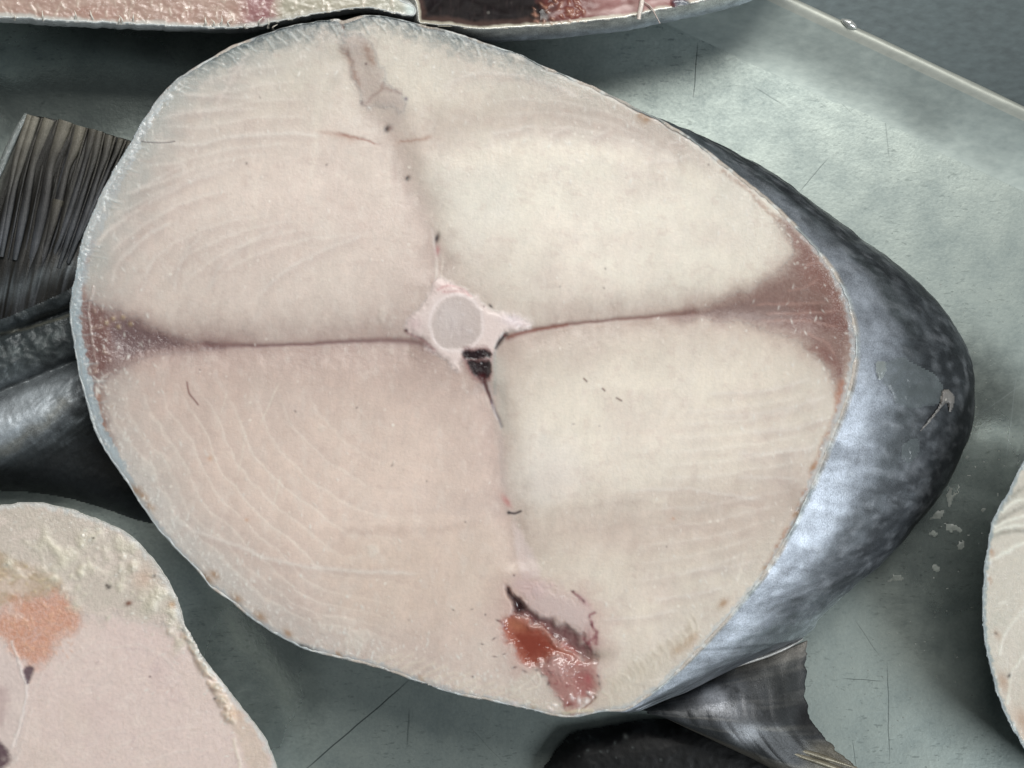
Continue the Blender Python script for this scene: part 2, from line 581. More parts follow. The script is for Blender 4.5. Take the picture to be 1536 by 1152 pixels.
def plain_steel(name, dark, light, rough, metallic=0.8):
    m, nt, b, L = new_mat(name)
    geo = nd(nt, 'ShaderNodeNewGeometry')
    mp = nd(nt, 'ShaderNodeMapping')
    mp.inputs['Rotation'].default_value = (0, 0, math.radians(26))
    mp.inputs['Scale'].default_value = (0.5, 1, 1)
    L.new(geo.outputs['Position'], mp.inputs['Vector'])
    br = noise(nt, L, mp.outputs[0], 500, 3)
    big = noise(nt, L, geo.outputs['Position'], 40, 4)
    f = math_n(nt, L, 'ADD', math_n(nt, L, 'MULTIPLY', br, 0.5), math_n(nt, L, 'MULTIPLY', big, 0.5))
    L.new(mixc(nt, L, mrange(nt, L, f, 0.35, 0.65), tuple(lin(dark)), tuple(lin(light))), b.inputs['Base Color'])
    b.inputs['Metallic'].default_value = metallic
    L.new(mrange(nt, L, big, 0.3, 0.7, rough - 0.06, rough + 0.08), b.inputs['Roughness'])
    bp = nd(nt, 'ShaderNodeBump'); bp.inputs['Distance'].default_value = 0.0003; bp.inputs['Strength'].default_value = 0.2
    L.new(f, bp.inputs['Height']); L.new(bp.outputs[0], b.inputs['Normal'])
    return m


M_STEEL = steel_material()
M_WALL = plain_steel('tray_wall_steel', (158, 169, 166), (182, 192, 187), 0.5, 0.8)
M_RIMST = plain_steel('tray_rim_steel', (168, 172, 164), (190, 193, 184), 0.5, 0.4)
M_COUNTER = plain_steel('counter_steel', (70, 78, 80), (86, 96, 98), 0.5, 0.7)

# the far side of the tray runs along this line (bead of the rim, photo positions)
RIM_A = P(1190, 0, 5.5); RIM_B = P(1536, 163, 5.5)
rd = Vector((RIM_B.x - RIM_A.x, RIM_B.y - RIM_A.y, 0)).normalized()
rn = Vector((-rd.y, rd.x, 0))            # points out of the tray (up and right)
if rn.x < 0:
    rn = -rn


def sweep(name, prof, mat, parent, n=140, span=0.45, wob=0.0):
    """prof: (outward mm from the bead line, z mm)"""
    us = np.linspace(-span, span, n)
    V = []
    for off, z in prof:
        for u in us:
            w = wob * (vnoise(np.array([u * 60.0]), np.array([off * 0.05 + z]), 5)[0] - 0.5)
            p = RIM_A + rd * u + rn * ((off + w) * MM)
            V.append((p.x, p.y, (z + w * 0.4) * MM))
    o = mesh_object(name, np.array(V), grid_faces(n, len(prof), False), 4, mat, parent)
    return o


# tray floor: one sheet, ending at the bend
nb = 60
fl_w = -19.0     # mm from bead line to where the wall starts
us = np.linspace(-0.7, 0.7, nb); vs = np.linspace(0, 0.9, 60)
V = []
for v in vs:
    for u in us:
        p = RIM_A + rd * u + rn * (fl_w * MM - v)
        V.append((p.x, p.y, 0.00002 * math.sin(u * 40) * math.cos(v * 33)))
floor = mesh_object('tray_floor', np.array(V), grid_faces(nb, 60, False), 4, M_STEEL, None)
floor['kind'] = 'structure'
prof = [(fl_w - 4 + k * 1.0, 0.02 + 0.0135 * k * k) for k in range(13)] + [(-10.5 + k * 1.2, 2.0 + 0.36 * (k + 0.3)) for k in range(1, 7)]
sweep('tray_wall', prof, M_WALL, floor, wob=0.12, span=0.6)
bead = [(-3.4, 4.2), (-2.6, 4.55), (-1.9, 4.9), (-1.2, 5.15), (-.5, 5.25), (.2, 5.1), (.8, 4.6), (1.2, 3.8), (1.5, 2.6), (1.7, 1.2), (1.9, .1)]
sweep('tray_rim', bead, M_RIMST, floor, wob=0.3, n=260, span=0.6)
V = [(*(RIM_A + rd * u + rn * v).xy, 0.0003) for v in (0.0016, 0.15, 0.6) for u in (-0.7, 0, 0.7)]
counter = mesh_object('counter', np.array(V), grid_faces(3, 3, False), 4, M_COUNTER, None)
counter['kind'] = 'structure'

# ------------------------------------------------------------------ outlines
MAIN = [(400, 50), (440, 38), (475, 32), (505, 28), (515, 31), (545, 23), (580, 25), (620, 34), (640, 39), (680, 48), (720, 62), (770, 78),
        (830, 105), (895, 132), (960, 165), (1010, 190), (1060, 225), (1110, 265), (1160, 305), (1200, 345), (1240, 390), (1265, 430),
        (1280, 475), (1285, 520), (1280, 570), (1262, 625), (1240, 680), (1210, 750), (1180, 810), (1145, 865), (1105, 915), (1060, 965),
        (1010, 1015), (945, 1062), (900, 1068), (850, 1076), (800, 1066), (740, 1052), (680, 1040), (620, 1020), (560, 1000), (500, 985),
        (460, 975), (420, 955), (380, 930), (350, 905), (320, 885), (290, 850), (260, 820), (235, 790), (210, 755), (185, 715), (160, 680),
        (140, 640), (128, 600), (118, 560), (112, 520), (105, 480), (108, 440), (115, 400), (122, 365), (135, 330), (150, 295), (170, 255),
        (195, 215), (215, 180), (240, 145), (270, 115), (310, 90), (350, 68)]


def rough_contour(pts, n, amp, seed, scale=14):
    c = resample(catmull(pts, 8, True), n)
    t = np.roll(c, -1, 0) - np.roll(c, 1, 0)
    nr = np.stack([t[:, 1], -t[:, 0]], 1) / (np.hypot(*t.T)[:, None] + 1e-9)
    w = fbm(c[:, 0] / scale, c[:, 1] / scale, seed, 3)[:, None]
    return c + nr * w * amp


def outward(c):
    t = np.roll(c, -1, 0) - np.roll(c, 1, 0)
    nr = np.stack([t[:, 1], -t[:, 0]], 1) / (np.hypot(*t.T)[:, None] + 1e-9)
    if (nr * (c - c.mean(0))).sum() < 0:
        nr = -nr
    return nr


# ------------------------------------------------------------------ the big steak
steak = empty('fish_steak', (0, 0, 0), 'largest pale fish steak, whole cut face up with round backbone in its middle', 'fish steak',
              'fish steaks lying on the steel tray')
con = rough_contour(MAIN, 620, 1.2, 3)
F = Field(con, 1.5, (209, 194, 181), 1)
X, Y = F.X, F.Y
CREAM = (217, 210, 192); PINK = (211, 189, 178); GREY = (190, 187, 178)
# broad tints of the four muscle masses: pale cores, shade painted towards the seams
SEAM_L = catmull([(100, 505), (200, 512), (310, 519), (450, 517), (590, 512), (640, 520), (684, 490)], 5)
SEAM_R = catmull([(684, 490), (765, 505), (850, 487), (950, 478), (1050, 468), (1150, 465), (1290, 480)], 5)
SEAM_U = catmull([(505, 20), (522, 80), (548, 150), (585, 205), (608, 262), (640, 320), (655, 380), (670, 440), (684, 490)], 5)
SEAM_D = catmull([(684, 490), (715, 550), (738, 600), (750, 660), (754, 710), (765, 765), (785, 830), (830, 930), (860, 1080)], 5)
wX, wY = X + 10 * F.wx, Y + 10 * F.wy
k4 = 4
cX, cY = wX[::k4, ::k4], wY[::k4, ::k4]


def coarse(fn):
    a_ = fn(cX, cY)
    a_ = np.pad(a_, ((0, 1), (0, 1)), mode='edge')
    return F._up(a_, k4)


yl = np.interp(X, *resample(SEAM_L, 60, False).T); yr = np.interp(X, *resample(SEAM_R, 60, False).T)
yseam = np.where(X < 684, yl, yr)
xu = np.interp(Y, *resample(SEAM_U, 60, False).T[::-1]); xd = np.interp(Y, *resample(SEAM_D, 60, False).T[::-1])
up = sstep(-12, 12, yseam - Y); 
xs_ = np.where(Y < yseam, xu, xd)
rt = sstep(-14, 14, X - xs_ + 4 * F.wx)
UL, UR, LL, LR = up * (1 - rt), up * rt, (1 - up) * (1 - rt), (1 - up) * rt
for wgt, c_ in ((UL, (216, 202, 189)), (UR, (223, 215, 198)), (LL, (217, 198, 184)), (LR, (222, 212, 195))):
    F.mix(wgt, c_)
F.mix(.7 * UL * sstep(330, 90, Y + 20 * F.wx), (210, 206, 188))
F.mix(.9 * UR * sstep(300, 40, np.hypot((X - 880) / 1.5, (Y - 345) * 1.1) + 30 * F.wx), (231, 225, 209))
F.mix(.85 * LR * sstep(280, 40, np.hypot((X - 920) / 1.35, (Y - 625) * 1.1) + 30 * F.wy), (229, 221, 204))
F.mix(.6 * UL * sstep(240, 40, np.hypot((X - 420) / 1.5, Y - 330) + 30 * F.wx), (221, 207, 194))
F.mix(.6 * LL * sstep(250, 40, np.hypot((X - 480) / 1.5, Y - 740) + 30 * F.wx), (223, 205, 189))
F.mix(.5 * fbm(X / 120, Y / 90, 5, 4).clip(0, 1), (208, 191, 180))
F.mix(.4 * fbm(X / 80, Y / 110, 25, 4).clip(0, 1), (226, 217, 203))
# translucent tint and relief shade painted along the seams
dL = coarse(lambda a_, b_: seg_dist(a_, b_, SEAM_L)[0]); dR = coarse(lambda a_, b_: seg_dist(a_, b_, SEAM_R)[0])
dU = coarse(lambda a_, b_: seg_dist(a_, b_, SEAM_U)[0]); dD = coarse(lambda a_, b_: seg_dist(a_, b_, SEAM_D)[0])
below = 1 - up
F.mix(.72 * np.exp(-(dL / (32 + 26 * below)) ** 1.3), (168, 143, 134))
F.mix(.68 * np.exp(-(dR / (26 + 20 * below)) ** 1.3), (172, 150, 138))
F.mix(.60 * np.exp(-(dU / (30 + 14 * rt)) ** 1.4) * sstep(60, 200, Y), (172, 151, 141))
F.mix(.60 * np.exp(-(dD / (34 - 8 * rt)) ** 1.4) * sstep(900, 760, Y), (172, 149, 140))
F.mix(.40 * np.exp(-(np.hypot(X - 690, Y - 500) / 115) ** 2), (176, 156, 146))  # soft shade painted around the backbone
# greyer, more translucent flesh towards the skin
side = sstep(620, 200, X)
F.mix((0.22 + 0.5 * side) * sstep(120, 8, F.d + 18 * F.wx), GREY)
F.mix(.6 * sstep(80, 12, F.d + 16 * F.wx) * sstep(650, 300, Y) * sstep(520, 250, X), (176, 180, 173))
F.mix(.5 * sstep(70, 10, F.d + 16 * F.wy) * sstep(600, 720, Y) * sstep(620, 300, X), (200, 196, 188))
F.mix(.5 * sstep(90, 10, F.d + 20 * F.wy) * sstep(560, 700, X) * sstep(330, 200, Y), (190, 184, 172))
# nested flakes: each muscle block shows as curved bands following the outline
ringw = F.d + 16 * fbm(X / 140, Y / 140, 61, 2) + 3 * F.wx
for d0, a0 in ((34, .30), (52, .22), (74, .32), (98, .30), (126, .36), (156, .30), (190, .34), (226, .28), (264, .26), (305, .20), (350, .14)):
    wl = LL * sstep(700, 480, X) * sstep(560, 640, Y)
    F.mix(a0 * wl * np.exp(-((ringw - d0) / 2.6) ** 2), (236, 228, 214))
    F.mix(.8 * a0 * wl * sstep(0, 3, ringw - d0) * sstep(26, 3, ringw - d0), (196, 176, 164))
# folded band above the upper right lobe and below the lower right one
F.blob([(590, 225), (640, 165), (760, 150), (900, 158), (1000, 190), (1070, 250), (980, 222), (880, 205), (760, 206), (660, 232)], (194, 175, 163), 40, .48, 16, gr=2)
F.line([(625, 264), (690, 240), (790, 226), (900, 228), (1010, 250), (1090, 300)], (234, 226, 208), 14, .5, 6, taper=.15)
F.blob([(640, 270), (680, 255), (760, 262), (770, 330), (700, 380), (668, 330)], (228, 224, 210), 34, .55, 12, gr=2)
F.blob([(768, 705), (800, 640), (880, 690), (850, 745), (795, 758)], (230, 223, 212), 30, .55, 10, gr=2)
F.blob([(770, 782), (870, 760), (1000, 748), (1110, 728), (1220, 712), (1195, 790), (1090, 826), (940, 838), (800, 830)], (194, 173, 159), 38, .46, 16, gr=2)
for k, yy in enumerate((752, 765, 780, 800)):
    F.line([(800, yy + 8), (900, yy - 6), (1010, yy - 12), (1110, yy - 10 + 4 * k), (1190, yy - 20 + 6 * k)],
           (226, 210, 194) if k % 2 == 0 else (184, 164, 152), 3.5, .18, 5, taper=.25)
F.line([(440, 792), (560, 784), (660, 778), (750, 768)], (228, 210, 194), 7, .5, 5, taper=.25)
F.line([(460, 802), (580, 797), (680, 792), (755, 782)], (194, 170, 156), 6, .4, 5, taper=.25)
F.blob([(500, 830), (640, 800), (760, 800), (770, 900), (640, 940), (520, 920)], (222, 203, 184), 40, .5, 14, gr=2)

# pale connective sheets between the muscle blocks
SEPTA = [[(267, 141), (330, 146), (385, 145)], [(233, 178), (300, 168), (350, 165), (390, 163)],
         [(215, 212), (250, 213), (290, 217), (350, 205), (420, 200), (500, 205)],
         [(185, 292), (215, 280), (250, 260), (285, 245)], [(135, 378), (160, 350), (200, 320), (240, 295), (290, 270), (345, 253)],
         [(168, 432), (175, 400), (195, 375), (225, 350), (262, 330)], [(215, 438), (219, 410), (235, 378)],
         [(260, 442), (265, 410), (275, 385), (302, 352)], [(340, 110), (360, 92), (375, 75)], [(325, 160), (340, 130), (368, 90)],
         [(310, 440), (330, 400), (370, 365), (420, 340)], [(380, 450), (430, 405), (500, 370), (560, 350)],
         [(246, 608), (258, 633), (292, 667), (317, 675)], [(287, 604), (317, 637), (375, 683), (417, 708), (492, 733)],
         [(375, 637), (417, 667), (479, 700), (542, 725), (640, 746)], [(283, 700), (317, 733), (367, 771), (458, 783), (640, 796)],
         [(250, 771), (292, 796), (350, 817), (417, 842), (500, 854), (640, 862)], [(188, 596), (233, 650), (275, 700)],
         [(320, 580), (350, 615), (410, 650), (480, 675)], [(420, 570), (470, 610), (560, 650)],
         [(230, 740), (290, 770), (340, 790)], [(390, 880), (460, 888), (540, 890), (620, 900)],
         [(1054, 592), (1113, 590), (1167, 583), (1217, 567)], [(1058, 625), (1146, 619), (1213, 604), (1254, 588)],
         [(1120, 650), (1170, 646), (1213, 637), (1246, 625)], [(1100, 682), (1160, 680), (1213, 672), (1234, 660)],
         [(1100, 716), (1150, 716), (1205, 721)], [(940, 738), (1020, 733), (1104, 745), (1154, 750)], [(1020, 860), (1090, 850), (1140, 840)],
         [(733, 200), (770, 196), (808, 188)], [(821, 204), (862, 188)], [(883, 210), (918, 192)], [(660, 130), (720, 110), (800, 118), (880, 150)],
         [(960, 242), (1010, 240), (1040, 230)], [(1000, 215), (1030, 212)], [(980, 900), (1050, 890), (1090, 880)],
         [(900, 930), (960, 925), (1020, 915)]]
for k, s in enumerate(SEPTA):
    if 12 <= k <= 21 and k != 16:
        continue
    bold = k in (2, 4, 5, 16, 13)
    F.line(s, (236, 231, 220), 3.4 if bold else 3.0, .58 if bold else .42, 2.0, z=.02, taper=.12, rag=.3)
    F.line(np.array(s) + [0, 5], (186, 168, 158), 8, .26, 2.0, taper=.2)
def family(a, b, n, al, ext=0.0):
    a, b = resample(catmull(a, 6), 14, False), resample(catmull(b, 6), 14, False)
    for k in range(1, n + 1):
        t = k / (n + 1) + ext
        m = a * (1 - t) + b * t
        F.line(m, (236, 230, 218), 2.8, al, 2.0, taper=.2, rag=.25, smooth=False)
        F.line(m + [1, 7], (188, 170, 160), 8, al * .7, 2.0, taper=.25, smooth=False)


f1 = [(135, 378), (160, 350), (200, 320), (240, 295), (290, 270), (345, 253)]
f2 = [(210, 212), (250, 213), (290, 217), (350, 205), (420, 200), (500, 205)]
f3 = [(168, 440), (180, 400), (205, 372), (245, 345), (300, 322), (370, 310)]
f4 = [(330, 450), (370, 415), (430, 385), (500, 368), (560, 362), (610, 360)]
f5 = [(300, 100), (335, 92), (370, 82), (410, 72), (440, 66)]
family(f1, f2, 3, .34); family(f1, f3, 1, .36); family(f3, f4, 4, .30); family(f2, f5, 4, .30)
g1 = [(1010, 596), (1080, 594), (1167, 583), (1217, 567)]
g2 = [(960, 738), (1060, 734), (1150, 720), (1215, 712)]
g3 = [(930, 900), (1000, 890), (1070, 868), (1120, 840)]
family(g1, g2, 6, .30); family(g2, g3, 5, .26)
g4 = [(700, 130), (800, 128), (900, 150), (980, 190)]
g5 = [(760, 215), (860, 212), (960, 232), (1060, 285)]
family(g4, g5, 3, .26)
# straight marks left by the saw
for x0, y0, x1, y1, w, a in [(490, 70, 462, 300, 5, .30), (478, 90, 470, 200, 3, .3), (385, 250, 372, 420, 6, .22), (1083, 480, 1080, 690, 7, .22),
                             (585, 200, 578, 330, 5, .2), (806, 170, 800, 330, 3, .3), (715, 175, 690, 300, 3, .25), (912, 190, 905, 330, 3, .2),
                             (420, 570, 388, 640, 1.6, .5), (422, 710, 410, 760, 1.6, .5), (370, 640, 355, 720, 1.6, .35), (742, 500, 742, 590, 2, .35),
                             (1120, 820, 1103, 880, 2.4, .5), (340, 585, 330, 625, 1.4, .4), (655, 380, 652, 440, 2.2, .5), (664, 380, 660, 430, 1.5, .4)]:
    F.line([(x0, y0), ((x0 + x1) / 2 + 1, (y0 + y1) / 2), (x1, y1)], (228, 220, 204), w, a, 1, taper=.2)

# cloudiness of the translucent flesh
for sc, am, sd_ in ((46, .045, 201), (20, .035, 202), (8, .035, 203)):
    F.C *= (1 + am * fbm((X + .15 * Y) / sc, Y / (sc * 1.5), sd_, 3))[..., None]
F.mix(.22 * sstep(.15, .9, fbm(X / 12, Y / 20, 210, 3)), (226, 218, 206))
F.mix(.18 * sstep(.25, .9, fbm(X / 16, Y / 12, 214, 3)), (190, 166, 154))
# muscle masses bulge a little, with valleys where they meet
for pts_, w_z, dz_ in ([[(150, 500), (310, 519), (450, 517), (590, 512), (650, 520)], 30, -1.5], [[(765, 505), (850, 487), (980, 475), (1100, 460), (1250, 470)], 30, -1.4],
                       [[(515, 60), (548, 150), (585, 205), (608, 262), (640, 320), (655, 430)], 30, -1.1], [[(725, 570), (748, 640), (752, 700), (765, 760), (785, 860)], 28, -1.3],
                       [[(620, 215), (760, 195), (900, 195), (1040, 235)], 34, -.8], [[(790, 790), (950, 790), (1100, 770), (1210, 740)], 34, -.8]):
    F.line(pts_, (200, 186, 176), w_z, .05, 3, z=dz_, taper=.08)
# streaky micro-variation down the fibres
fine = fbm((X + Y * .12) / 3.2, Y / 22, 31, 2) * .5 + fbm(X / 4, Y / 4, 33, 2) * .5
F.C *= (1 + .022 * fine)[..., None]
F.Z += .03 * fbm(X / 30, Y / 60, 77, 3) + .012 * fine
F.wet += .25 * sstep(45, 8, F.d) + .12 * fbm(X / 50, Y / 50, 91, 3)

# dark lateral muscle, right
F.blob([(960, 478), (1060, 450), (1140, 418), (1180, 385), (1176, 340), (1210, 345), (1260, 415), (1285, 480), (1280, 560), (1258, 590), (1220, 540), (1140, 500), (1050, 486)], (160, 130, 118), 26, .5, 8, gr=2)
F.blob([(112, 430), (180, 455), (260, 495), (380, 518), (260, 535), (190, 560), (160, 590), (170, 670), (130, 620), (112, 500)], (160, 132, 124), 26, .5, 8, gr=2)
r1 = F.blob([(1015, 476), (1060, 460), (1100, 444), (1140, 427), (1170, 407), (1188, 386), (1192, 365), (1180, 347), (1166, 335), (1178, 332),
             (1200, 350), (1228, 382), (1254, 420), (1270, 465), (1277, 512), (1274, 550), (1264, 578), (1254, 572), (1240, 547), (1218, 526),
             (1188, 507), (1148, 492), (1100, 481), (1050, 477)], (128, 98, 89), 17, .9, 3.5, z=-.12, zr=20, mott=.15, gr=2.2)
F.blob([(1180, 340), (1205, 362), (1240, 402), (1262, 450), (1262, 470), (1232, 440), (1205, 415), (1200, 385)], (132, 92, 82), 14, .6, 6)
F.blob([(1185, 470), (1230, 462), (1268, 470), (1270, 500), (1230, 492), (1190, 488)], (112, 68, 62), 12, .5, 6)
F.blob([(1215, 520), (1245, 520), (1262, 555), (1256, 568), (1240, 545)], (126, 84, 74), 10, .6, 5)
F.blob([(1050, 470), (1110, 452), (1170, 456), (1190, 474), (1140, 486), (1090, 478)], (126, 106, 100), 9, .7, 3, mott=.3)
for s in ([(1174, 439), (1209, 430), (1230, 415)], [(1123, 456), (1185, 456), (1244, 453)], [(1132, 482), (1209, 481), (1268, 492)],
          [(1197, 497), (1238, 513), (1256, 536)], [(1140, 470), (1200, 470), (1262, 466)], [(1205, 400), (1230, 395), (1240, 400)]):
    F.line(s, (172, 138, 126), 2.2, .5, 2, taper=.15, rag=.3)
F.line([(1168, 332), (1140, 305), (1110, 276), (1085, 255)], (150, 110, 90), 4, .55, 3, rag=.6)
F.line([(1262, 580), (1250, 630), (1232, 680), (1212, 730), (1185, 790), (1150, 850)], (164, 116, 88), 4.5, .65, 4, rag=.75)
F.line([(1266, 575), (1256, 612)], (170, 110, 84), 6, .6, 2)
# thin dark line from it to the backbone
r1b = F.line([(762, 508), (790, 498), (850, 487), (920, 480), (980, 475), (1040, 469)], (118, 82, 74), 4.0, .75, 1.2, z=-.25, ends=[1.3, 1, .8, .8, 1, 1.8])
F.line([(760, 508), (800, 495), (850, 487)], (130, 72, 56), 3, .6, 2)
# dark lateral muscle, left
r2 = F.blob([(118, 448), (136, 452), (172, 466), (218, 488), (268, 506), (322, 518), (290, 523), (225, 531), (192, 543), (166, 560), (150, 578),
             (150, 606), (158, 640), (168, 668), (154, 662), (140, 634), (130, 590), (124, 540), (118, 490)], (126, 99, 95), 16, .9, 4, z=-.2, zr=18, mott=.15, wet=.6, gr=2.2)
F.blob([(180, 478), (225, 498), (280, 514), (225, 522), (185, 530), (165, 505)], (112, 92, 92), 9, .75, 4, mott=.25)
F.blob([(125, 455), (150, 465), (165, 500), (160, 545), (140, 560), (126, 500)], (128, 92, 85), 11, .6, 5, wet=.9)
F.line([(124, 450), (124, 420), (130, 390), (138, 365)], (158, 124, 112), 4.5, .75, 2, rag=.5)
F.line([(146, 590), (150, 630), (164, 668)], (168, 126, 104), 6, .65, 3, rag=.3)
r2b = F.line([(310, 519), (380, 519), (450, 517), (520, 513), (590, 512), (625, 514), (652, 526)], (116, 84, 82), 4.2, .75, 1.2, z=-.25, ends=[1.8, 1, .7, .8, 1, 1.4, 1.2])
for k in range(26):   # painted wet glints and crumbs over the torn left muscle
    a = random.random()
    F.spot(136 + 26 * random.random() + 10 * a, 455 + a * 210, 1.4 + 1.4 * random.random(), (196, 176, 160), random.uniform(.15, .6), rx=random.uniform(1.5, 6), ang=random.uniform(0, 180), z=.18, wet=1.0)
for x, y in ((170, 478), (185, 476), (196, 486), (178, 490), (160, 484)):
    F.spot(x, y, 3.5, (178, 156, 124), .8, z=.3)
F.line([(140, 430), (133, 470), (140, 520), (145, 545)], (214, 200, 190), 1.8, .5, 2, z=.2, wet=1, rag=.5)
F.line([(160, 562), (145, 575), (142, 600)], (214, 200, 190), 2.2, .5, 2, z=.2, wet=1, rag=.4)

# skin edge seen from above: pale rind round the cut
rind = np.interp(F.ti, np.linspace(0, 1, 9), [12, 7, 10, 11, 9, 7, 9, 16, 17])
tx = fbm(X / 7, Y / 7, 41, 2)
left_up = sstep(330, 180, X)
rw = 5 + 9 * sstep(260, 160, X) * sstep(120, 330, Y) + 9 * sstep(300, 210, X) * sstep(520, 300, Y) + 5 * sstep(1150, 1250, X) * sstep(300, 480, Y) \
    + 3 * sstep(800, 950, Y)
faint = sstep(640, 760, X) * sstep(420, 300, Y)
F.mix((.8 - .65 * faint) * sstep(rw + 3, rw - 3, F.d + 3.5 * tx) * (.7 + .3 * fbm(X / 9, Y / 9, 47, 2)), (184, 190, 190))
F.mix(.6 * sstep(rw + 2, rw + 1, F.d + 3 * tx) * sstep(rw * .35, rw * .55, F.d) * sstep(260, 160, X) * sstep(420, 480, Y), (158, 174, 180))
icy = sstep(330, 240, X) * sstep(90, 160, Y) * sstep(560, 380, Y)
F.mix(.75 * icy * sstep(15, 8, F.d + 7 * tx + 4 * F.wx) * (.75 + .35 * fbm(X / 5, Y / 5, 49, 2)), (212, 218, 216))
F.Z += .25 * icy * sstep(14, 6, F.d + 7 * tx)
F.wet += .5 * icy * sstep(18, 6, F.d)
F.mix(.7 * sstep(240, 170, X) * sstep(330, 420, Y) * sstep(760, 660, Y) * sstep(19, 8, F.d + 4 * tx), (174, 188, 191))
dors = sstep(230, 360, X) * sstep(900, 720, X) * sstep(180, 110, Y)
F.mix(.80 * dors * sstep(40, 4, F.d + 9 * tx + 8 * F.wx), (128, 137, 134))
F.mix(.85 * dors * sstep(11, 3, F.d + 4 * tx), (72, 82, 84))
for k in range(70):   # torn fringe of white threads in the dorsal rim
    t = random.random()
    i = int((t * 0.30 - 0.20) * len(con)) % len(con)
    p = con[i]; q = p + (np.array([700, 520]) - p) / np.hypot(*(np.array([700, 520]) - p)) * random.uniform(10, 34)
    q = q + np.array([random.uniform(4, 16), random.uniform(-8, 3)])
    F.line([p, (p + q) / 2 + [random.uniform(-3, 3), random.uniform(-3, 3)], q], (190, 198, 194), random.uniform(1, 2.0), .28, 1, z=.08, taper=.2, wet=.7)
F.line([(505, 28), (512, 35), (514, 42)], (120, 96, 88), 2.5, .8, 1, z=-.3)
# brown flecks of dark tissue under the skin of the belly
for x, y, r in [(215, 745, 5), (205, 735, 6), (225, 760, 5), (310, 868, 7), (322, 862, 5), (355, 898, 6), (390, 925, 6), (432, 950, 5),
                (582, 1008, 4), (632, 1018, 4), (508, 982, 4), (560, 1000, 3), (1085, 905, 6), (1030, 965, 8), (1015, 975, 6), (1040, 955, 5),
                (970, 178, 6), (962, 172, 5), (1148, 852, 4), (1195, 770, 4), (1220, 700, 4), (800, 1060, 4)]:
    F.spot(x, y, r, (164, 128, 92), .75, rx=r * 1.7, ang=40 if x < 800 else -40, power=2)
for x, y, r in [(460, 972, 4), (470, 976, 4), (452, 968, 3)]:
    F.spot(x, y, r, (70, 72, 68), .8, rx=r * 1.6, ang=15)
# fat, crumbs, and tiny glints painted as near-white specks
for k in range(760):
    if k < 380:
        i = random.randrange(int(len(con) * .52), int(len(con) * .82)); dd = abs(random.gauss(0, 34)) + 6
    else:
        i = random.randrange(len(con)); dd = abs(random.gauss(0, 70)) + 6
    p = con[i]; v = np.array([700, 540]) - p; v = v / np.hypot(*v)
    q = p + v * dd
    F.spot(q[0], q[1], random.uniform(.9, 2.2), (228, 226, 216), random.uniform(.3, .8), rx=random.uniform(1, 4.5), ang=random.uniform(40, 120), z=.06, wet=.6)
for x, y, rx, ry, a in [(560, 828, 11, 9, .6), (533, 960, 18, 16, .6), (545, 950, 14, 10, .5), (500, 935, 30, 14, .3), (780, 88, 12, 6, .6), (770, 82, 10, 5, .6),
                        (1010, 1025, 60, 10, .3), (640, 1025, 20, 8, .4), (700, 1030, 22, 9, .4), (1100, 850, 10, 20, .3), (1110, 770, 22, 10, .28),
                        (572, 470, 7, 14, .35), (480, 640, 6, 5, .4), (325, 690, 5, 5, .4), (230, 700, 30, 18, .25)]:
    F.blob([(x + rx * math.cos(t) * random.uniform(.7, 1.2), y + ry * math.sin(t) * random.uniform(.7, 1.2)) for t in np.linspace(0, 6.28, 10)[:-1]],
           (224, 216, 202), 3.5, a, 5, z=.12, mott=.4)
for k in range(420):      # saw crumbs, and glints painted as pale specks
    x, y = random.uniform(150, 1240), random.uniform(80, 1020)
    F.spot(x, y, random.uniform(.7, 1.5), (236, 232, 222), random.uniform(.2, .6), rx=random.uniform(.9, 3.2), ang=random.gauss(95, 20), z=.08, wet=.9)
for x, y, r in [(315, 687, 4), (370, 780, 3), (1010, 778, 2.5)]:
    F.spot(x, y, r, (206, 166, 136), .7)
F.line([(281, 574), (283, 590), (291, 600), (297, 607)], (128, 88, 82), 1.6, .8, 1)
for pts in ([(876, 568), (880, 572)], [(904, 583), (907, 586)], [(925, 597), (932, 601)]):
    F.line(pts, (110, 84, 76), 1.6, .8, 0, smooth=False)
for x, y in [(390, 146), (908, 403), (906, 432), (899, 639), (536, 611), (588, 698), (443, 617), (535, 612), (840, 430), (1000, 820), (640, 722),
             (698, 783), (860, 636), (613, 930), (490, 247), (370, 245), (295, 345), (300, 555), (1063, 247), (680, 915), (708, 914), (872, 146)]:
    F.spot(x, y, random.uniform(1.1, 1.8), (110, 90, 82), random.uniform(.35, .75), rx=random.uniform(1.2, 2.6), ang=random.uniform(0, 180))

# dorsal wedge: fin-bearing bones cut across
wedge = F.blob([(512, 55), (540, 52), (560, 72), (572, 105), (580, 130), (606, 152), (600, 165), (570, 160), (545, 158), (537, 130), (526, 95)],
               (188, 173, 163), 10, .8, 6, mott=.35, z=.1, gr=3)
F.line([(511, 60), (522, 85), (533, 110), (539, 140)], (150, 116, 100), 5.5, .65, 4, taper=.25, rag=.5)
F.line([(543, 62), (555, 82), (565, 104)], (150, 114, 94), 8, .6, 5, taper=.3, rag=.4)
F.line([(573, 125), (575, 133), (585, 137), (600, 142)], (150, 120, 112), 3, .5, 4, rag=.5)
F.line([(545, 157), (556, 146), (572, 136)], (150, 124, 114), 3.5, .5, 4, rag=.5)
F.spot(609, 148, 3, (92, 82, 104), .8); F.spot(543, 154, 2.5, (110, 88, 84), .8); F.spot(549, 96, 2, (100, 80, 80), .8)
F.blob([(575, 155), (605, 155), (612, 175), (590, 195), (578, 182)], (192, 178, 168), 14, .6, 5)
F.spot(580, 194, 3.6, (44, 34, 36), .95, rx=5.5, ang=110, z=-.5); F.spot(586, 192, 4, (140, 120, 116), .6)
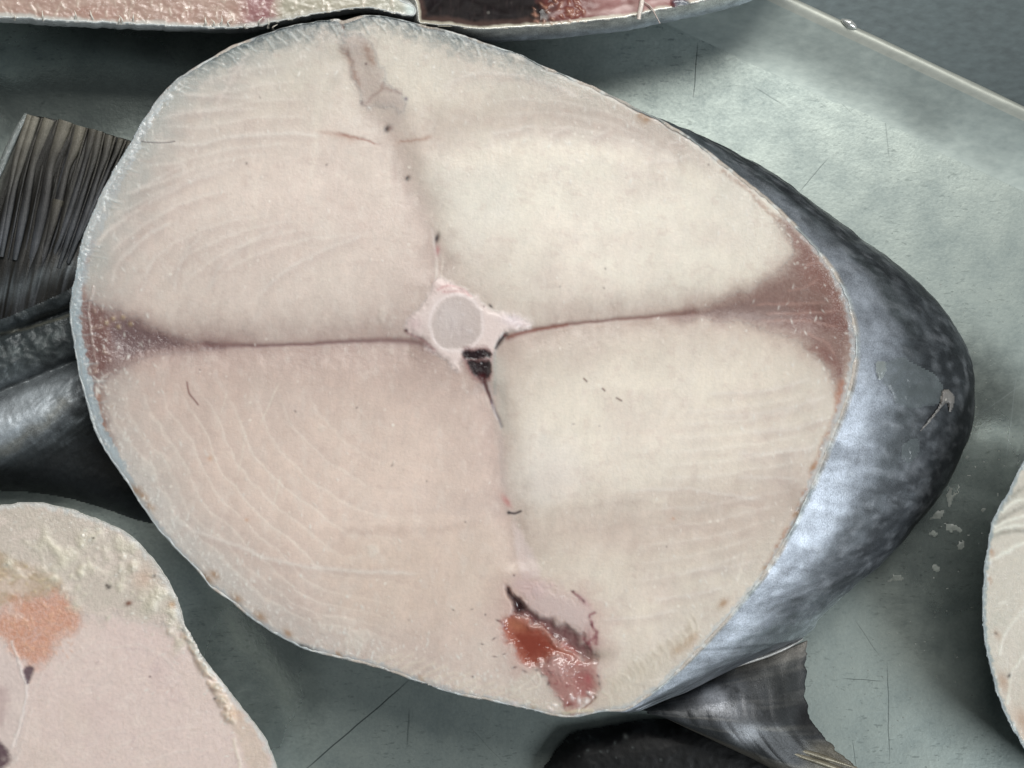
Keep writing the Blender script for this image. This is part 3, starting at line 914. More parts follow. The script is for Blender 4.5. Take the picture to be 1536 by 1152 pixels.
F.line([(495, 201), (520, 205), (548, 210), (578, 220)], (140, 88, 70), 2.2, .8, 3, taper=.3, z=-.08, rag=.4)
F.line([(470, 199), (500, 202), (540, 212)], (170, 134, 116), 4, .4, 2, taper=.2)
F.line([(590, 214), (620, 210), (655, 202)], (160, 118, 98), 3.5, .5, 5, taper=.25, rag=.7)
F.line([(213, 212), (240, 214), (262, 212)], (96, 90, 88), 1.1, .8, 1)
# vessels on the midline
F.spot(611, 268, 3.2, (40, 32, 34), .95, rx=4.2, ang=120, z=-.4)
F.spot(655, 358, 3.6, (48, 34, 40), .95, rx=8, ang=105, z=-.4)
F.spot(656, 376, 4, (178, 120, 120), .75, rx=8, ang=100)
F.line([(648, 345), (655, 400), (650, 430)], (214, 204, 196), 2, .5, 1)
# backbone
bone = F.blob([(650, 424), (668, 422), (686, 427), (710, 444), (733, 464), (762, 472), (796, 481), (782, 494), (756, 501), (743, 518), (738, 546),
               (728, 545), (708, 530), (695, 528), (690, 545), (686, 558), (669, 543), (652, 526), (630, 509), (611, 493), (614, 477), (631, 462), (641, 443)],
              (232, 216, 208), 6, .93, 5, wet=.5, gr=1.6, z=.5, zr=9)
F.spot(668, 432, 9, (226, 196, 190), .6, rx=16, ang=15)
F.line([(655, 434), (672, 428), (692, 432), (705, 443)], (206, 160, 156), 1.8, .6, 2)
F.line([(664, 437), (690, 436), (700, 442)], (200, 150, 148), 2, .5, 2)
F.spot(622, 486, 10, (224, 196, 194), .5)
F.spot(770, 481, 9, (218, 206, 210), .6, rx=18, ang=12)
disc = F.blob([(684 + 38 * math.cos(t) * math.cos(.5) - 42 * math.sin(t) * math.sin(.5), 484 + 38 * math.cos(t) * math.sin(.5) + 42 * math.sin(t) * math.cos(.5))
               for t in np.linspace(0, 2 * math.pi, 21)[:-1]], (200, 187, 179), 5, .92, 4, gr=1.0, z=-.12, zr=5)
F.spot(676, 474, 24, (214, 204, 198), .6); F.spot(694, 500, 16, (192, 178, 172), .5)
for k in range(26):
    a_ = random.uniform(0, 6.28); r_ = random.uniform(0, 32)
    F.spot(684 + r_ * math.cos(a_), 484 + r_ * math.sin(a_), random.uniform(1, 3), random.choice([(220, 210, 204), (184, 170, 166)]), .3, rx=random.uniform(2, 9), ang=random.uniform(60, 110))
F.line([(684 + 40 * math.cos(t), 484 + 43 * math.sin(t)) for t in np.linspace(0, 6.2, 30)], (240, 228, 222), 2.6, .7, 2)
for x, y, r in [(706, 497, 3.2), (694, 472, 2.2), (660, 478, 2), (690, 455, 1.8)]:
    F.spot(x, y, r, (214, 206, 202), .6, z=.08)
F.spot(609, 496, 3, (92, 52, 52), .9); F.spot(736, 459, 2, (60, 44, 44), .9, rx=4, ang=45); F.spot(726, 460, 1.5, (120, 80, 80), .8)
F.line([(612, 500), (630, 508), (652, 524)], (170, 120, 120), 2.5, .5, 1)
# clotted blood under the backbone
F.blob([(694, 524), (710, 520), (736, 524), (739, 560), (730, 574), (712, 570), (698, 552)], (120, 62, 62), 5, .7, 2)
c1 = F.blob([(693, 528), (706, 524), (724, 525), (735, 529), (735, 537), (720, 538), (702, 540), (693, 535)], (38, 28, 31), 2.6, .98, 4, z=-.4, wet=.38)
c2 = F.blob([(700, 543), (718, 541), (735, 542), (736, 558), (729, 569), (716, 568), (704, 556)], (36, 27, 30), 2.8, .98, 4, z=-.4, wet=.38)
F.line([(700, 541), (734, 540)], (74, 54, 56), 1.3, .45, 2.5, smooth=False)
F.spot(722, 545, 1.2, (190, 190, 190), .8, wet=1)
F.line([(722, 566), (728, 578), (732, 590), (737, 604)], (76, 32, 34), 4, .92, 1, ends=[1.6, 1.1, .8, .5], z=-.3)
F.line([(737, 602), (743, 616), (748, 628), (752, 640)], (98, 84, 98), 2.4, .85, 1, z=-.2)
F.line([(733, 575), (739, 600), (745, 628)], (206, 194, 190), 2, .5, 1)
F.line([(742, 530), (743, 560), (742, 590)], (150, 152, 146), 2.6, .55, .5)
F.line([(748, 540), (752, 590), (756, 640)], (186, 184, 172), 10, .5, 2)
c3 = F.line([(757, 503), (753, 508), (748, 515), (744, 522)], (40, 26, 28), 3.6, .95, .5, z=-.35, ends=[1.2, 1, .9, .6])
F.spot(757, 503, 1.8, (110, 60, 58), .7)
F.spot(744, 524, 3, (130, 124, 120), .5, rx=6, ang=110)
F.line([(750, 640), (752, 700), (756, 740)], (182, 168, 160), 5, .45, 2, taper=.2)
# small vessel below
F.spot(760, 752, 4.5, (188, 116, 112), .65, rx=11, ang=55)
F.line([(764, 769), (772, 770), (781, 767)], (52, 40, 46), 2.0, .95, .5); F.spot(763, 769, 2.6, (40, 30, 36), .95)
F.blob([(770, 785), (784, 800), (800, 830), (810, 862), (795, 868), (780, 860), (777, 830)], (224, 208, 200), 5, .75, 3, z=.06)
# belly end: the gut cavity
F.blob([(740, 900), (775, 870), (850, 870), (905, 910), (912, 980), (905, 1050), (860, 1075), (815, 1040), (760, 985)], (184, 150, 142), 30, .55, 12, gr=3)
patch = F.blob([(797, 890), (819, 880), (862, 896), (884, 912), (890, 934), (871, 950), (845, 936), (810, 922), (784, 903)], (202, 184, 178), 14, .7, 7, z=.4)
F.blob([(772, 868), (800, 868), (830, 876), (820, 890), (785, 892)], (204, 180, 176), 8, .6, 4)
g1 = F.blob([(758, 885), (770, 893), (784, 906), (810, 924), (845, 937), (868, 953), (889, 978), (889, 992), (871, 983), (845, 964), (819, 946), (793, 929),
             (773, 923), (769, 906)], (102, 60, 62), 7, .92, 6, z=-1.5, zr=9, mott=.15, wet=.7, gr=1.0)
F.blob([(758, 886), (772, 895), (786, 910), (780, 918), (770, 908)], (44, 22, 28), 5, .9, 3, z=-1.6, gr=1)
F.line([(768, 926), (790, 924), (812, 938), (840, 960), (866, 978)], (84, 44, 48), 3, .65, 2, z=-.2)
g2 = F.blob([(752, 934), (772, 927), (793, 932), (819, 950), (845, 967), (861, 980), (856, 990), (832, 984), (816, 990), (803, 997), (784, 991), (767, 973), (756, 953)],
            (170, 98, 78), 9, .92, 6, z=-1.1, zr=16, wet=.75, gr=1.2)
F.blob([(772, 950), (795, 944), (820, 960), (835, 972), (815, 984), (800, 990), (780, 978)], (126, 50, 36), 12, .8, 3)
F.spot(775, 938, 8, (172, 112, 80), .5, rx=16, ang=25)
g3 = F.blob([(812, 994), (832, 986), (848, 983), (868, 991), (889, 988), (901, 1024), (889, 1044), (872, 1053), (860, 1067), (846, 1066), (832, 1046), (818, 1024), (808, 1008)],
            (174, 124, 116), 9, .9, 6, z=.5, zr=16, wet=.85, mott=.2, gr=1.5)
F.line([(845, 966), (862, 978), (866, 995)], (190, 128, 118), 5, .7, 2)
F.blob([(818, 996), (836, 990), (850, 1000), (845, 1014), (828, 1012)], (200, 166, 158), 8, .6, 5, z=.5)
F.blob([(870, 1010), (896, 1020), (890, 1040), (874, 1046), (862, 1030)], (160, 96, 92), 8, .6, 5, z=-.5)
F.spot(854, 1059, 5, (116, 30, 30), .9, rx=6, z=-.2); F.spot(882, 1018, 4, (170, 90, 92), .6, rx=8, ang=80)
for p in ([(859, 887), (866, 893), (875, 902)], [(886, 922), (893, 919)], [(888, 935), (890, 942), (896, 948), (890, 958), (884, 964), (888, 981)],
          [(885, 925), (888, 938)], [(876, 958), (884, 968)], [(896, 948), (894, 966)]):
    F.line(p, (112, 46, 56), 2.8, .75, 1.5, rag=.5)
F.spot(888, 958, 12, (150, 92, 96), .5, rx=18, ang=80); F.spot(878, 904, 6, (176, 140, 140), .5, rx=14, ang=50)
for x, y, r, rx, ang in [(747, 931, 2, 4, 20), (741, 958, 1.4, 4, -35), (723, 966, 1.2, 3, 5), (742, 985, 1.2, 4, 0), (756, 981, 1.2, 3, -20), (772, 1001, 1.8, 4, -15),
                         (728, 922, 1.6, 1.6, 0), (771, 863, 2, 2, 0), (709, 1015, 1.5, 2, 0), (787, 1007, 2, 5, 20), (805, 1005, 2.4, 4, 0), (812, 1014, 2.4, 3, 60), (822, 1026, 2.6, 5, 120),
                         (893, 982, 1.8, 2, 0), (887, 937, 1.8, 2, 0), (860, 887, 1.8, 2.4, 0), (763, 889, 1.8, 2, 0), (875, 901, 2, 4, 50), (899, 1026, 2, 3, 60), (897, 1014, 2, 3, 60)]:
    F.spot(x, y, r * .9, (72, 40, 42), .7, rx=rx * .9, ang=ang + random.uniform(-15, 15))
F.spot(902, 982, 10, (150, 140, 124), .5, rx=20)
F.line([(750, 932), (760, 944)], (120, 60, 56), 2.5, .6, 1, smooth=False)
for k in range(40):
    a = random.random(); x = 806 + 90 * random.random(); y = 990 + 70 * random.random()
    if not (808 + (y - 1000) * .6 < x < 898):
        continue
    F.line([(x, y), (x + random.uniform(-6, 6), y + random.uniform(-6, 6)), (x + random.uniform(-12, 12), y + random.uniform(-9, 9))],
           random.choice([(206, 166, 158), (150, 84, 82), (190, 140, 132)]), random.uniform(1, 2.4), .45, 4, z=.15, wet=1, taper=.2)
# ridged fat along the belly either side of the opening
for k in range(15):
    x = 912 + k * 9.5 + random.uniform(-4, 4); y = 1040 - k * 7.5 + random.uniform(-4, 4)
    F.line([(x - 8, y - 12 + 4 * random.random()), (x + 2, y + 3), (x + 4, y + 12)], (222, 214, 194), random.uniform(1.5, 3), random.uniform(.2, .5), 4, z=.08, wet=.5)
    F.spot(x + random.uniform(-3, 6), y - random.uniform(0, 9), random.uniform(2, 5), (182, 170, 150), .5, rx=6, ang=60)
F.blob([(900, 1022), (960, 990), (1040, 945), (1050, 955), (985, 1015), (930, 1060), (892, 1062)], (206, 196, 176), 8, .45, 4, z=.15, mott=.3)
for k in range(16):
    x = 560 + k * 17; y = 985 + k * 5.5
    F.line([(x, y + 14), (x + 20, y + 2), (x + 48, y - 10 + 6 * random.random())], (226, 216, 196), 3, .38, 3, z=.08, taper=.15)
F.blob([(760, 1030), (800, 1005), (822, 1030), (845, 1066), (830, 1070), (790, 1058)], (214, 208, 192), 7, .55, 4, z=.1, mott=.3, wet=.5)
F.line([(770, 1040), (790, 1024), (806, 1012), (808, 1028), (790, 1036)], (228, 220, 204), 1.8, .5, 2, z=.1)
for x, y in [(832, 1058), (858, 1046), (868, 1050), (880, 1052), (826, 1064), (772, 1056), (884, 1040)]:
    F.spot(x, y, 2.6, (238, 228, 222), .7, rx=5, ang=random.uniform(0, 180), z=.25, wet=1)
F.line([(870, 1066), (884, 1056), (893, 1046)], (124, 92, 76), 1.8, .8, 1, z=-.3)
F.line([(846, 1070), (868, 1066), (888, 1066)], (216, 206, 176), 3, .7, 1, z=.2)

mD1 = F.mask(r1, .45); mD2 = F.mask(r2, .45)
vert_m = F.mask(bone, .5)
clot_m = F.mask(c1, .5) | F.mask(c2, .5) | F.mask(c3, .6)
gut_m = F.mask(g1, .5); roe_m = F.mask(g2, .5); lin_m = F.mask(g3, .5)
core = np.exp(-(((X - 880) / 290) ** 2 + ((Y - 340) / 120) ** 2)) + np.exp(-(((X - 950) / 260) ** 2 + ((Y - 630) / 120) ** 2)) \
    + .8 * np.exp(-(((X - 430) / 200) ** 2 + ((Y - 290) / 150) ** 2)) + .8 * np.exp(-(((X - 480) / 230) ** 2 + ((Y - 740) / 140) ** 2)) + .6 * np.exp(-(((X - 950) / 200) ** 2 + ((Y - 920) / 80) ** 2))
F.C *= (.90 + .16 * np.clip(core, 0, 1))[..., None] * np.array([.975, .96, .985])  # lobe cores brightened, rest dimmed: luminous shading put into the colour
bd = sstep(0, 8, F.d)
F.Z -= (1 - bd) * .25
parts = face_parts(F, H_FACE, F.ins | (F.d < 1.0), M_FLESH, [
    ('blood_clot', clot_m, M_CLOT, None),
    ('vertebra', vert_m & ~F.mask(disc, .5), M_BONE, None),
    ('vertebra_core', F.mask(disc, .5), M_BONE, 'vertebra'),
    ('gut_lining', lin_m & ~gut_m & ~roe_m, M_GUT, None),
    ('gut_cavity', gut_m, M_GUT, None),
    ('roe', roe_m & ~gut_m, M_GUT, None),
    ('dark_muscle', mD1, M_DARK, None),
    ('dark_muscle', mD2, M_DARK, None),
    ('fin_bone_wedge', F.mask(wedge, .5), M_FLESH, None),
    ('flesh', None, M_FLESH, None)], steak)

# skin of the big steak: runs from the rim down to the tray, swelling out to the right
OUT = {(960, 165): (963, 164), (1010, 190): (1022, 190), (1060, 225): (1092, 222), (1110, 265): (1155, 257), (1160, 305): (1228, 309),
       (1200, 345): (1292, 356), (1240, 390): (1352, 402), (1265, 430): (1406, 452), (1280, 475): (1440, 500), (1285, 520): (1457, 548),
       (1280, 570): (1461, 600), (1262, 625): (1452, 662), (1240, 680): (1424, 722), (1210, 750): (1380, 784), (1180, 810): (1330, 838),
       (1145, 865): (1276, 884), (1105, 915): (1232, 926), (1060, 965): (1204, 956), (1010, 1015): (1098, 1004), (945, 1062): (958, 1066)}
mp = np.array([[*p, *(np.array(OUT.get(p, p), float) - p)] for p in MAIN], float)
NA = 960
cc = resample(catmull(mp, 8, True), NA)
t_ = outward(cc[:, :2])
w_ = fbm(cc[:, 0] / 14, cc[:, 1] / 14, 3, 3)[:, None] * 1.2
top = cc[:, :2] + t_ * w_ * 0 + (outward(cc[:, :2]) * 0)
# follow the same roughened outline as the flesh
cidx = resample(con, NA)
j = [int(np.argmin(np.hypot(*(cidx - p).T))) for p in top]
top = cidx[j]
outv = cc[:, 2:]
swell = np.hypot(*outv.T)
swell = np.maximum(swell, 0)
rows, cols, wets = [], [], []
K = 62
nrm = outward(top)
ZS = 11.0
dorsal = sstep(560, 120, top[:, 1])
belly = sstep(600, 1000, top[:, 1])
arc = np.arange(NA) * 3.6
for k in range(K):
    if k == 0:
        lipn = fbm(top[:, 0] / 9, top[:, 1] / 9, 19, 3)[:, None]; lipl = fbm(top[:, 0] / 40, top[:, 1] / 40, 29, 2)[:, None]; p = top - nrm * np.maximum(1.0, 3.2 + 1.8 * lipn + 2.5 * lipl); z = np.full(NA, H_FACE - .16)
    elif k == 1:
        p = top - nrm * (1.6 + .8 * lipn); z = np.full(NA, H_FACE - .02) + .12 * lipn[:, 0]
    elif k == 2:
        p = top - nrm * (.2 - .5 * lipn); z = np.full(NA, H_FACE - .1) + .1 * lipn[:, 0]
    elif k == 3:
        p = top + nrm * .5; z = np.full(NA, H_FACE - .35)
    else:
        t = (k - 3) / (K - 4)
        sm = swell * PXMM
        drop = lambda q: np.minimum(sm * (.58 * math.sin(q * math.pi / 2) + .30 * (1 - math.cos(q * math.pi / 2)) ** 1.3), H_FACE - 9)
        if t < .72:
            # slopes gently away from the rim, then rounds over to its widest line
            q = t / .72
            h = math.sin(q * math.pi / 2)
            p = top + nrm * .5 + outv * h - nrm * (np.where(swell < 14, (1 - swell / 14) * 5 * q, 0))[:, None]
            z = H_FACE - .35 - drop(q)
        else:
            q = (t - .72) / .28
            z0 = H_FACE - .35 - drop(1.0)
            p = top + nrm * .5 + outv * (1 - .16 * q * q) - nrm * (np.where(swell < 14, (1 - swell / 14) * (5 + 22 * q), 5 * q * q))[:, None]
            z = z0 * (1 - q) - .3 * q
    lump = fbm(top[:, 0] / 60, top[:, 1] / 60 + k / 14, 8, 3)
    if k > 3:
        p = p + nrm * (lump * 3.0 * min(1, (k - 3) / 12))[:, None] * (swell[:, None] > 14)
    x, y = world_xy(p[:, 0], p[:, 1], z)
    rows.append(np.stack([x, y, z * MM], 1))
    # pigment: dark back above, silver belly below; mottled and streaked, rim highlight painted in
    tt = max(0, (k - 3) / (K - 4))
    n1 = fbm(arc / 60 + 3, np.full(NA, k / 9.0), 12, 4)
    n2 = fbm(arc / 14, np.full(NA, k / 2.5), 14, 3)
    n3 = fbm(arc / 9, np.full(NA, k / 30.0), 16, 2)
    c = np.zeros((NA, 3)) + lin((70, 75, 78))
    def mx(c, a, col):
        return c + (lin(col) - c) * np.clip(a, 0, 1)[:, None]
    c = mx(c, dorsal * .95, (52, 62, 63))
    c = mx(c, belly * .7, (122, 127, 134))
    c = mx(c, (1 - dorsal) * sstep(.27 + .08 * n1, .07 + .08 * n1, np.full(NA, tt)) * .92, (180, 187, 198))  # sky highlight beside the rim, painted as a pale band
    c = mx(c, sstep(.14, .36, tt + .10 * n1) * (1 - .55 * belly) * .92, (44, 47, 51))  # darkened outside the painted highlight band
    c = mx(c, (.5 * n1).clip(0, .6), (60, 64, 68))
    c = mx(c, (.3 * n2).clip(0, .35), (170, 174, 180))
    c = mx(c, (.55 * fbm(arc / 34, np.full(NA, k / 7.0), 22, 4)).clip(0, .4), (46, 50, 54)); c = mx(c, (.35 * fbm(arc / 22 + 9, np.full(NA, k / 4.0), 24, 4)).clip(0, .4), (128, 134, 140))
    if k <= 3:
        c = np.zeros((NA, 3)) + lin((176, 183, 185))
        c = mx(c, sstep(640, 760, top[:, 0]) * sstep(420, 300, top[:, 1]) * .85, (120, 126, 124))
        dz = sstep(330, 420, top[:, 0]) * sstep(800, 640, top[:, 0]) * sstep(180, 120, top[:, 1])
        c = mx(c, dz * .95, (70, 80, 82))
        c = mx(c, sstep(-.1, .5, n2) * .7, (134, 142, 144)); c = mx(c, sstep(-.3, .3, lipl[:, 0]) * .75 * sstep(180, 320, top[:, 0]), (190, 176, 162)); c = mx(c, sstep(.2, .6, n3) * .6, (214, 218, 216))
    cols.append(c); wets.append(np.full(NA, .45) + .3 * n1)
skin = mesh_object('skin', np.vstack(rows), grid_faces(NA, K, True), 4, M_SKIN, steak, np.vstack(cols), np.hstack(wets))
RIM_FACES = NA * 3
skin.data.materials.append(M_RIM)
mi = np.zeros(len(skin.data.polygons), np.int32); mi[:RIM_FACES] = 1
skin.data.polygons.foreach_set('material_index', mi)
SKIN_V = np.stack(rows, 0)       # (K, NA, 3), used to lay things on the skin


def skin_at(px, py):
    """the skin vertex that the photo shows at this place"""
    s = PXMM * MM * (ZC - SKIN_V[..., 2] / MM) / CAM_D
    X_ = SKIN_V[..., 0] / s + 768; Y_ = 576 - SKIN_V[..., 1] / s
    d = np.hypot(X_ - px, Y_ - py) - SKIN_V[..., 2] * 60
    k, a = np.unravel_index(np.argmin(d), d.shape)
    return SKIN_V[k, a, 2] / MM


# translucent scrap of membrane and a shred of flesh stuck on the skin
def film_material(name, col, trans, rough):
    m, nt, b, L = new_mat(name)
    geo = nd(nt, 'ShaderNodeNewGeometry')
    n = noise(nt, L, geo.outputs['Position'], 350, 3)
    L.new(mixc(nt, L, mrange(nt, L, n, .3, .7), tuple(lin(col)), tuple(lin(np.array(col) * .8))), b.inputs['Base Color'])
    b.inputs['Roughness'].default_value = rough
    L.new(mrange(nt, L, n, .3, .7, trans - .15, trans + .15), b.inputs['Alpha'])
    bp = nd(nt, 'ShaderNodeBump'); bp.inputs['Distance'].default_value = .0008; bp.inputs['Strength'].default_value = .5
    L.new(n, bp.inputs['Height']); L.new(bp.outputs[0], b.inputs['Normal'])
    return m


M_FILM = film_material('wet_membrane', (136, 146, 148), .34, .2)
M_FILM2 = film_material('membrane_fold', (176, 184, 182), .5, .25)
M_SLIME = film_material('dried_slime', (178, 184, 178), .55, .4)


def patch_on(name, pts, zf, thick, mat, parent, step=3.0, edge=3.0, wav=0.15, seed=3, cols=None):
    c = catmull(pts, 6, True)
    f = Field(c, step, (200, 200, 200), seed)
    if cols is not None:
        f.C[:] = lin(cols)
    z = zf(f.X, f.Y) + thick * sstep(0, edge, f.d) + wav * fbm(f.X / 9, f.Y / 9, seed, 2)
    r = face_parts(f, 0, f.ins, mat, [(name, None, mat, None)], parent, zarr=z)
    return r.get(name)


def grid_skin_z(f0=8.0):
    # height lookup over the right flank
    s = PXMM * MM * (ZC - SKIN_V[..., 2] / MM) / CAM_D
    X_ = (SKIN_V[..., 0] / s + 768).ravel(); Y_ = (576 - SKIN_V[..., 1] / s).ravel(); Z_ = (SKIN_V[..., 2] / MM).ravel()
    keep = (X_ > 1280) & (Z_ > 8)
    X_, Y_, Z_ = X_[keep], Y_[keep], Z_[keep]
    def fn(X, Y):
        out = np.zeros(X.shape)
        for i in np.ndindex(X.shape):
            d = (X_ - X[i]) ** 2 + (Y_ - Y[i]) ** 2
            k = np.argpartition(d, 4)[:4]
            w = 1 / (d[k] + .5)
            out[i] = (w * Z_[k]).sum() / w.sum()
        return out
    return fn


SZ = grid_skin_z()
patch_on('membrane_scrap', [(1313, 546), (1330, 541), (1352, 534), (1380, 548), (1405, 562), (1418, 585), (1412, 605), (1385, 612), (1358, 612), (1342, 606), (1336, 590), (1320, 570)],
         lambda X, Y: SZ(X, Y) + .25, .35, M_FILM, skin, 3, 4, .3, 5)
patch_on('membrane_scrap', [(1312, 546), (1326, 540), (1332, 550), (1326, 566), (1318, 572)], lambda X, Y: SZ(X, Y) + .5, .7, M_FILM2, skin, 2, 5, .5, 6)
patch_on('flesh_shred', [(1412, 588), (1422, 583), (1432, 594), (1430, 612), (1424, 620), (1420, 606), (1408, 618), (1390, 640), (1374, 652), (1392, 630), (1408, 608)],
         lambda X, Y: SZ(X, Y) + .3, 1.6, M_FAT, skin, 1.6, 5, .3, 7, cols=(116, 113, 110))
patch_on('membrane_scrap', [(1350, 670), (1372, 655), (1382, 668), (1374, 690), (1356, 694)], lambda X, Y: SZ(X, Y) + .15, .25, M_FILM, skin, 3, 4, .2, 8)
patch_on('membrane_scrap', [(1278, 690), (1296, 680), (1306, 700), (1290, 712), (1274, 706)], lambda X, Y: SZ(X, Y) + .1, .2, M_FILM, skin, 3, 4, .2, 9) if False else None


# ------------------------------------------------------------------ belly fin of the big steak
def sheet(name, net, nu, nv, colf, mat, parent, thick=0.5, ridge=0.0, seed=2, rag=0.0):
    """net: rows of (px, py, z) control points -> smooth sheet with thickness"""
    net = np.array(net, float)
    R = np.stack([catmull(r, 12) for r in net])
    R = np.stack([resample(r, nu, False) for r in R])
    Cn = np.stack([catmull(R[:, i], 10) for i in range(nu)], 1)
    Cn = np.stack([resample(Cn[:, i], nv, False) for i in range(nu)], 1)      # nv, nu, 3
    u, v = np.meshgrid(np.linspace(0, 1, nu), np.linspace(0, 1, nv))
    q = Cn.copy()
    if ridge:
        q[..., 2] += ridge * fbm(u * 16, v * 2.0, seed, 2)
    if rag:
        w = sstep(.85, 1, u) * rag * fbm(v * 22, u * 0, seed + 3, 3)
        d = Cn[:, -1:] - Cn[:, -4:-3]
        d = d / (np.linalg.norm(d, axis=-1, keepdims=True) + 1e-6)
        q = q + d * w[..., None]
    x, y = world_xy(q[..., 0], q[..., 1], q[..., 2])
    Vv = np.stack([x, y, q[..., 2] * MM], -1).reshape(-1, 3)
    c, wt = colf(u, v, q)
    o = mesh_object(name, Vv, grid_faces(nu, nv, False), 4, mat, parent, c.reshape(-1, 3), wt.ravel())
    s = o.modifiers.new('thickness', 'SOLIDIFY'); s.thickness = thick * MM; s.offset = -1
    return o


def mixa(c, a, col):
    return c + (lin(col) - c) * np.clip(a, 0, 1)[..., None]


M_FIN = skin_material('fin_skin', metallic=0.3, rough=0.40, streak=0.5, bump=0.3)


def fin_col(u, v, q):
    px, py = q[..., 0], q[..., 1]
    c = np.zeros(u.shape + (3,)) + lin((62, 64, 66))
    n = fbm(u * 9, v * 7, 3, 4); st = fbm(v * 28, u * 2.5, 5, 2)
    c = mixa(c, .5 * n.clip(0, 1), (52, 55, 58))
    c = mixa(c, .35 * st.clip(0, 1), (138, 136, 130))
    c = mixa(c, .9 * np.exp(-(((px - 1085) / 48) ** 2 + ((py - 1052) / 24) ** 2)) * (.55 + .6 * n), (176, 180, 188))  # silver sheen painted into the fin colour, here and just below
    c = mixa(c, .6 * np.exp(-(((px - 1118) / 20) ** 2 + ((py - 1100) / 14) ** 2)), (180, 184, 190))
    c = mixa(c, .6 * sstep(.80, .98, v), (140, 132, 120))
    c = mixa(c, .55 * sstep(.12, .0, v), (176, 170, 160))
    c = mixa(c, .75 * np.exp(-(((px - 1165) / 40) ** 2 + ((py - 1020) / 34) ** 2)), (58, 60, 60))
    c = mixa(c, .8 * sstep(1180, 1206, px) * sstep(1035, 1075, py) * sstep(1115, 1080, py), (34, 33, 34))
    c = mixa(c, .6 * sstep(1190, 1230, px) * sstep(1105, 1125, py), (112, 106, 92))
    w = .4 + .6 * np.exp(-(((px - 1085) / 50) ** 2 + ((py - 1052) / 26) ** 2))
    return c, w


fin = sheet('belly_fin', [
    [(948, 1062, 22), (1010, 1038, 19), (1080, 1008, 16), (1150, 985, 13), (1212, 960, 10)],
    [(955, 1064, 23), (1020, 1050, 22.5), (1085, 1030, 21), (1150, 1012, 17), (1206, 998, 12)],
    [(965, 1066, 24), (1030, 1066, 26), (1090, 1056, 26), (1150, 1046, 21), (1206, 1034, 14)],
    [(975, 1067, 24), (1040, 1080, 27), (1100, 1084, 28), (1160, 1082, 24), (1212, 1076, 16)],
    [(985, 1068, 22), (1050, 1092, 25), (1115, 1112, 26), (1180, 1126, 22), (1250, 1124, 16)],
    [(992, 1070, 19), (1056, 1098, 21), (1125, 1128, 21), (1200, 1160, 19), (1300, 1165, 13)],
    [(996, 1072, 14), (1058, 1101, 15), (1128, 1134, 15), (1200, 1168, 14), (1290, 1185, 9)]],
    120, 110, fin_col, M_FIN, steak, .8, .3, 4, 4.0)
# the pale seam along which fin and belly skin meet
def tube(name, pts, rad, mat, parent, col=(200, 196, 188), seg=8, n=8, wet=.5, flat=1.0, cols=None, taper=None):
    c = catmull(pts, n)
    m = len(c)
    x, y = world_xy(c[:, 0], c[:, 1], c[:, 2])
    p = np.stack([x, y, c[:, 2] * MM], 1)
    t = np.gradient(p, axis=0); t /= np.linalg.norm(t, axis=1, keepdims=True) + 1e-12
    up = np.array([0, 0, 1.0])
    s = np.cross(t, up); s /= np.linalg.norm(s, axis=1, keepdims=True) + 1e-9
    b = np.cross(s, t)
    r = np.interp(np.linspace(0, 1, m), np.linspace(0, 1, len(rad)), rad) * MM if hasattr(rad, '__len__') else np.full(m, rad * MM)
    V = []
    for k in range(m):
        for i in range(seg):
            a = 2 * math.pi * i / seg
            V.append(p[k] + s[k] * math.cos(a) * r[k] + b[k] * math.sin(a) * r[k] * flat)
    cl = np.zeros((m * seg, 3)) + lin(col)
    if cols is not None:
        cl = np.repeat(np.array([lin(q) for q in resample(np.array(cols, float), m, False)]), seg, 0)
    return mesh_object(name, np.array(V), grid_faces(seg, m, True), 4, mat, parent, cl, np.full(m * seg, wet))


tube('fin_seam', [(960, 1062, 23), (1015, 1036, 20), (1080, 1006, 17.5), (1150, 983, 15), (1185, 968, 13.5), (1204, 958, 12.5)],
     [.25, .6, .8, .8, .7, .3], M_SKIN, fin, (176, 174, 170), wet=.3)
for k, (x0, y0, x1, y1) in enumerate([(1180, 1118, 1285, 1152), (1165, 1096, 1262, 1136), (1185, 1128, 1300, 1168)]):
    tube('fin_ray', [(x0 - 60, y0 - 30, 25), (x0, y0, 21.5), ((x0 + x1) / 2, (y0 + y1) / 2, 18.5), (x1, y1, 14.5)], [.2, .7, .9, .4], M_SKIN, fin, (132, 126, 110), wet=.4)

# ------------------------------------------------------------------ generic neighbouring steak with simple side skin
def side_skin(name, contour, z_top, under, mat, parent, colf, K=24, bulge=4.0, zlow=0.0, inner=3.0, pw=1.4):
    n = len(contour); nrm = outward(contour)
    rows, cols, wets = [], [], []
    for k in range(K):
        if k < 3:
            p = contour - nrm * (inner - inner * .5 * k); z = z_top + (-.1, .15, 0)[k]
            t = 0
        else:
            t = (k - 2) / (K - 3)
            p = contour + nrm * (bulge * math.sin(t * math.pi) - under * t ** pw)
            z = z_top - (z_top - zlow) * t
        zz = np.full(n, float(z))
        x, y = world_xy(p[:, 0], p[:, 1], zz)
        rows.append(np.stack([x, y, zz * MM], 1))
        c, w = colf(contour, t, k)
        cols.append(c); wets.append(w)
    return mesh_object(name, np.vstack(rows), grid_faces(n, K, True), 4, mat, parent, np.vstack(cols), np.hstack(wets))


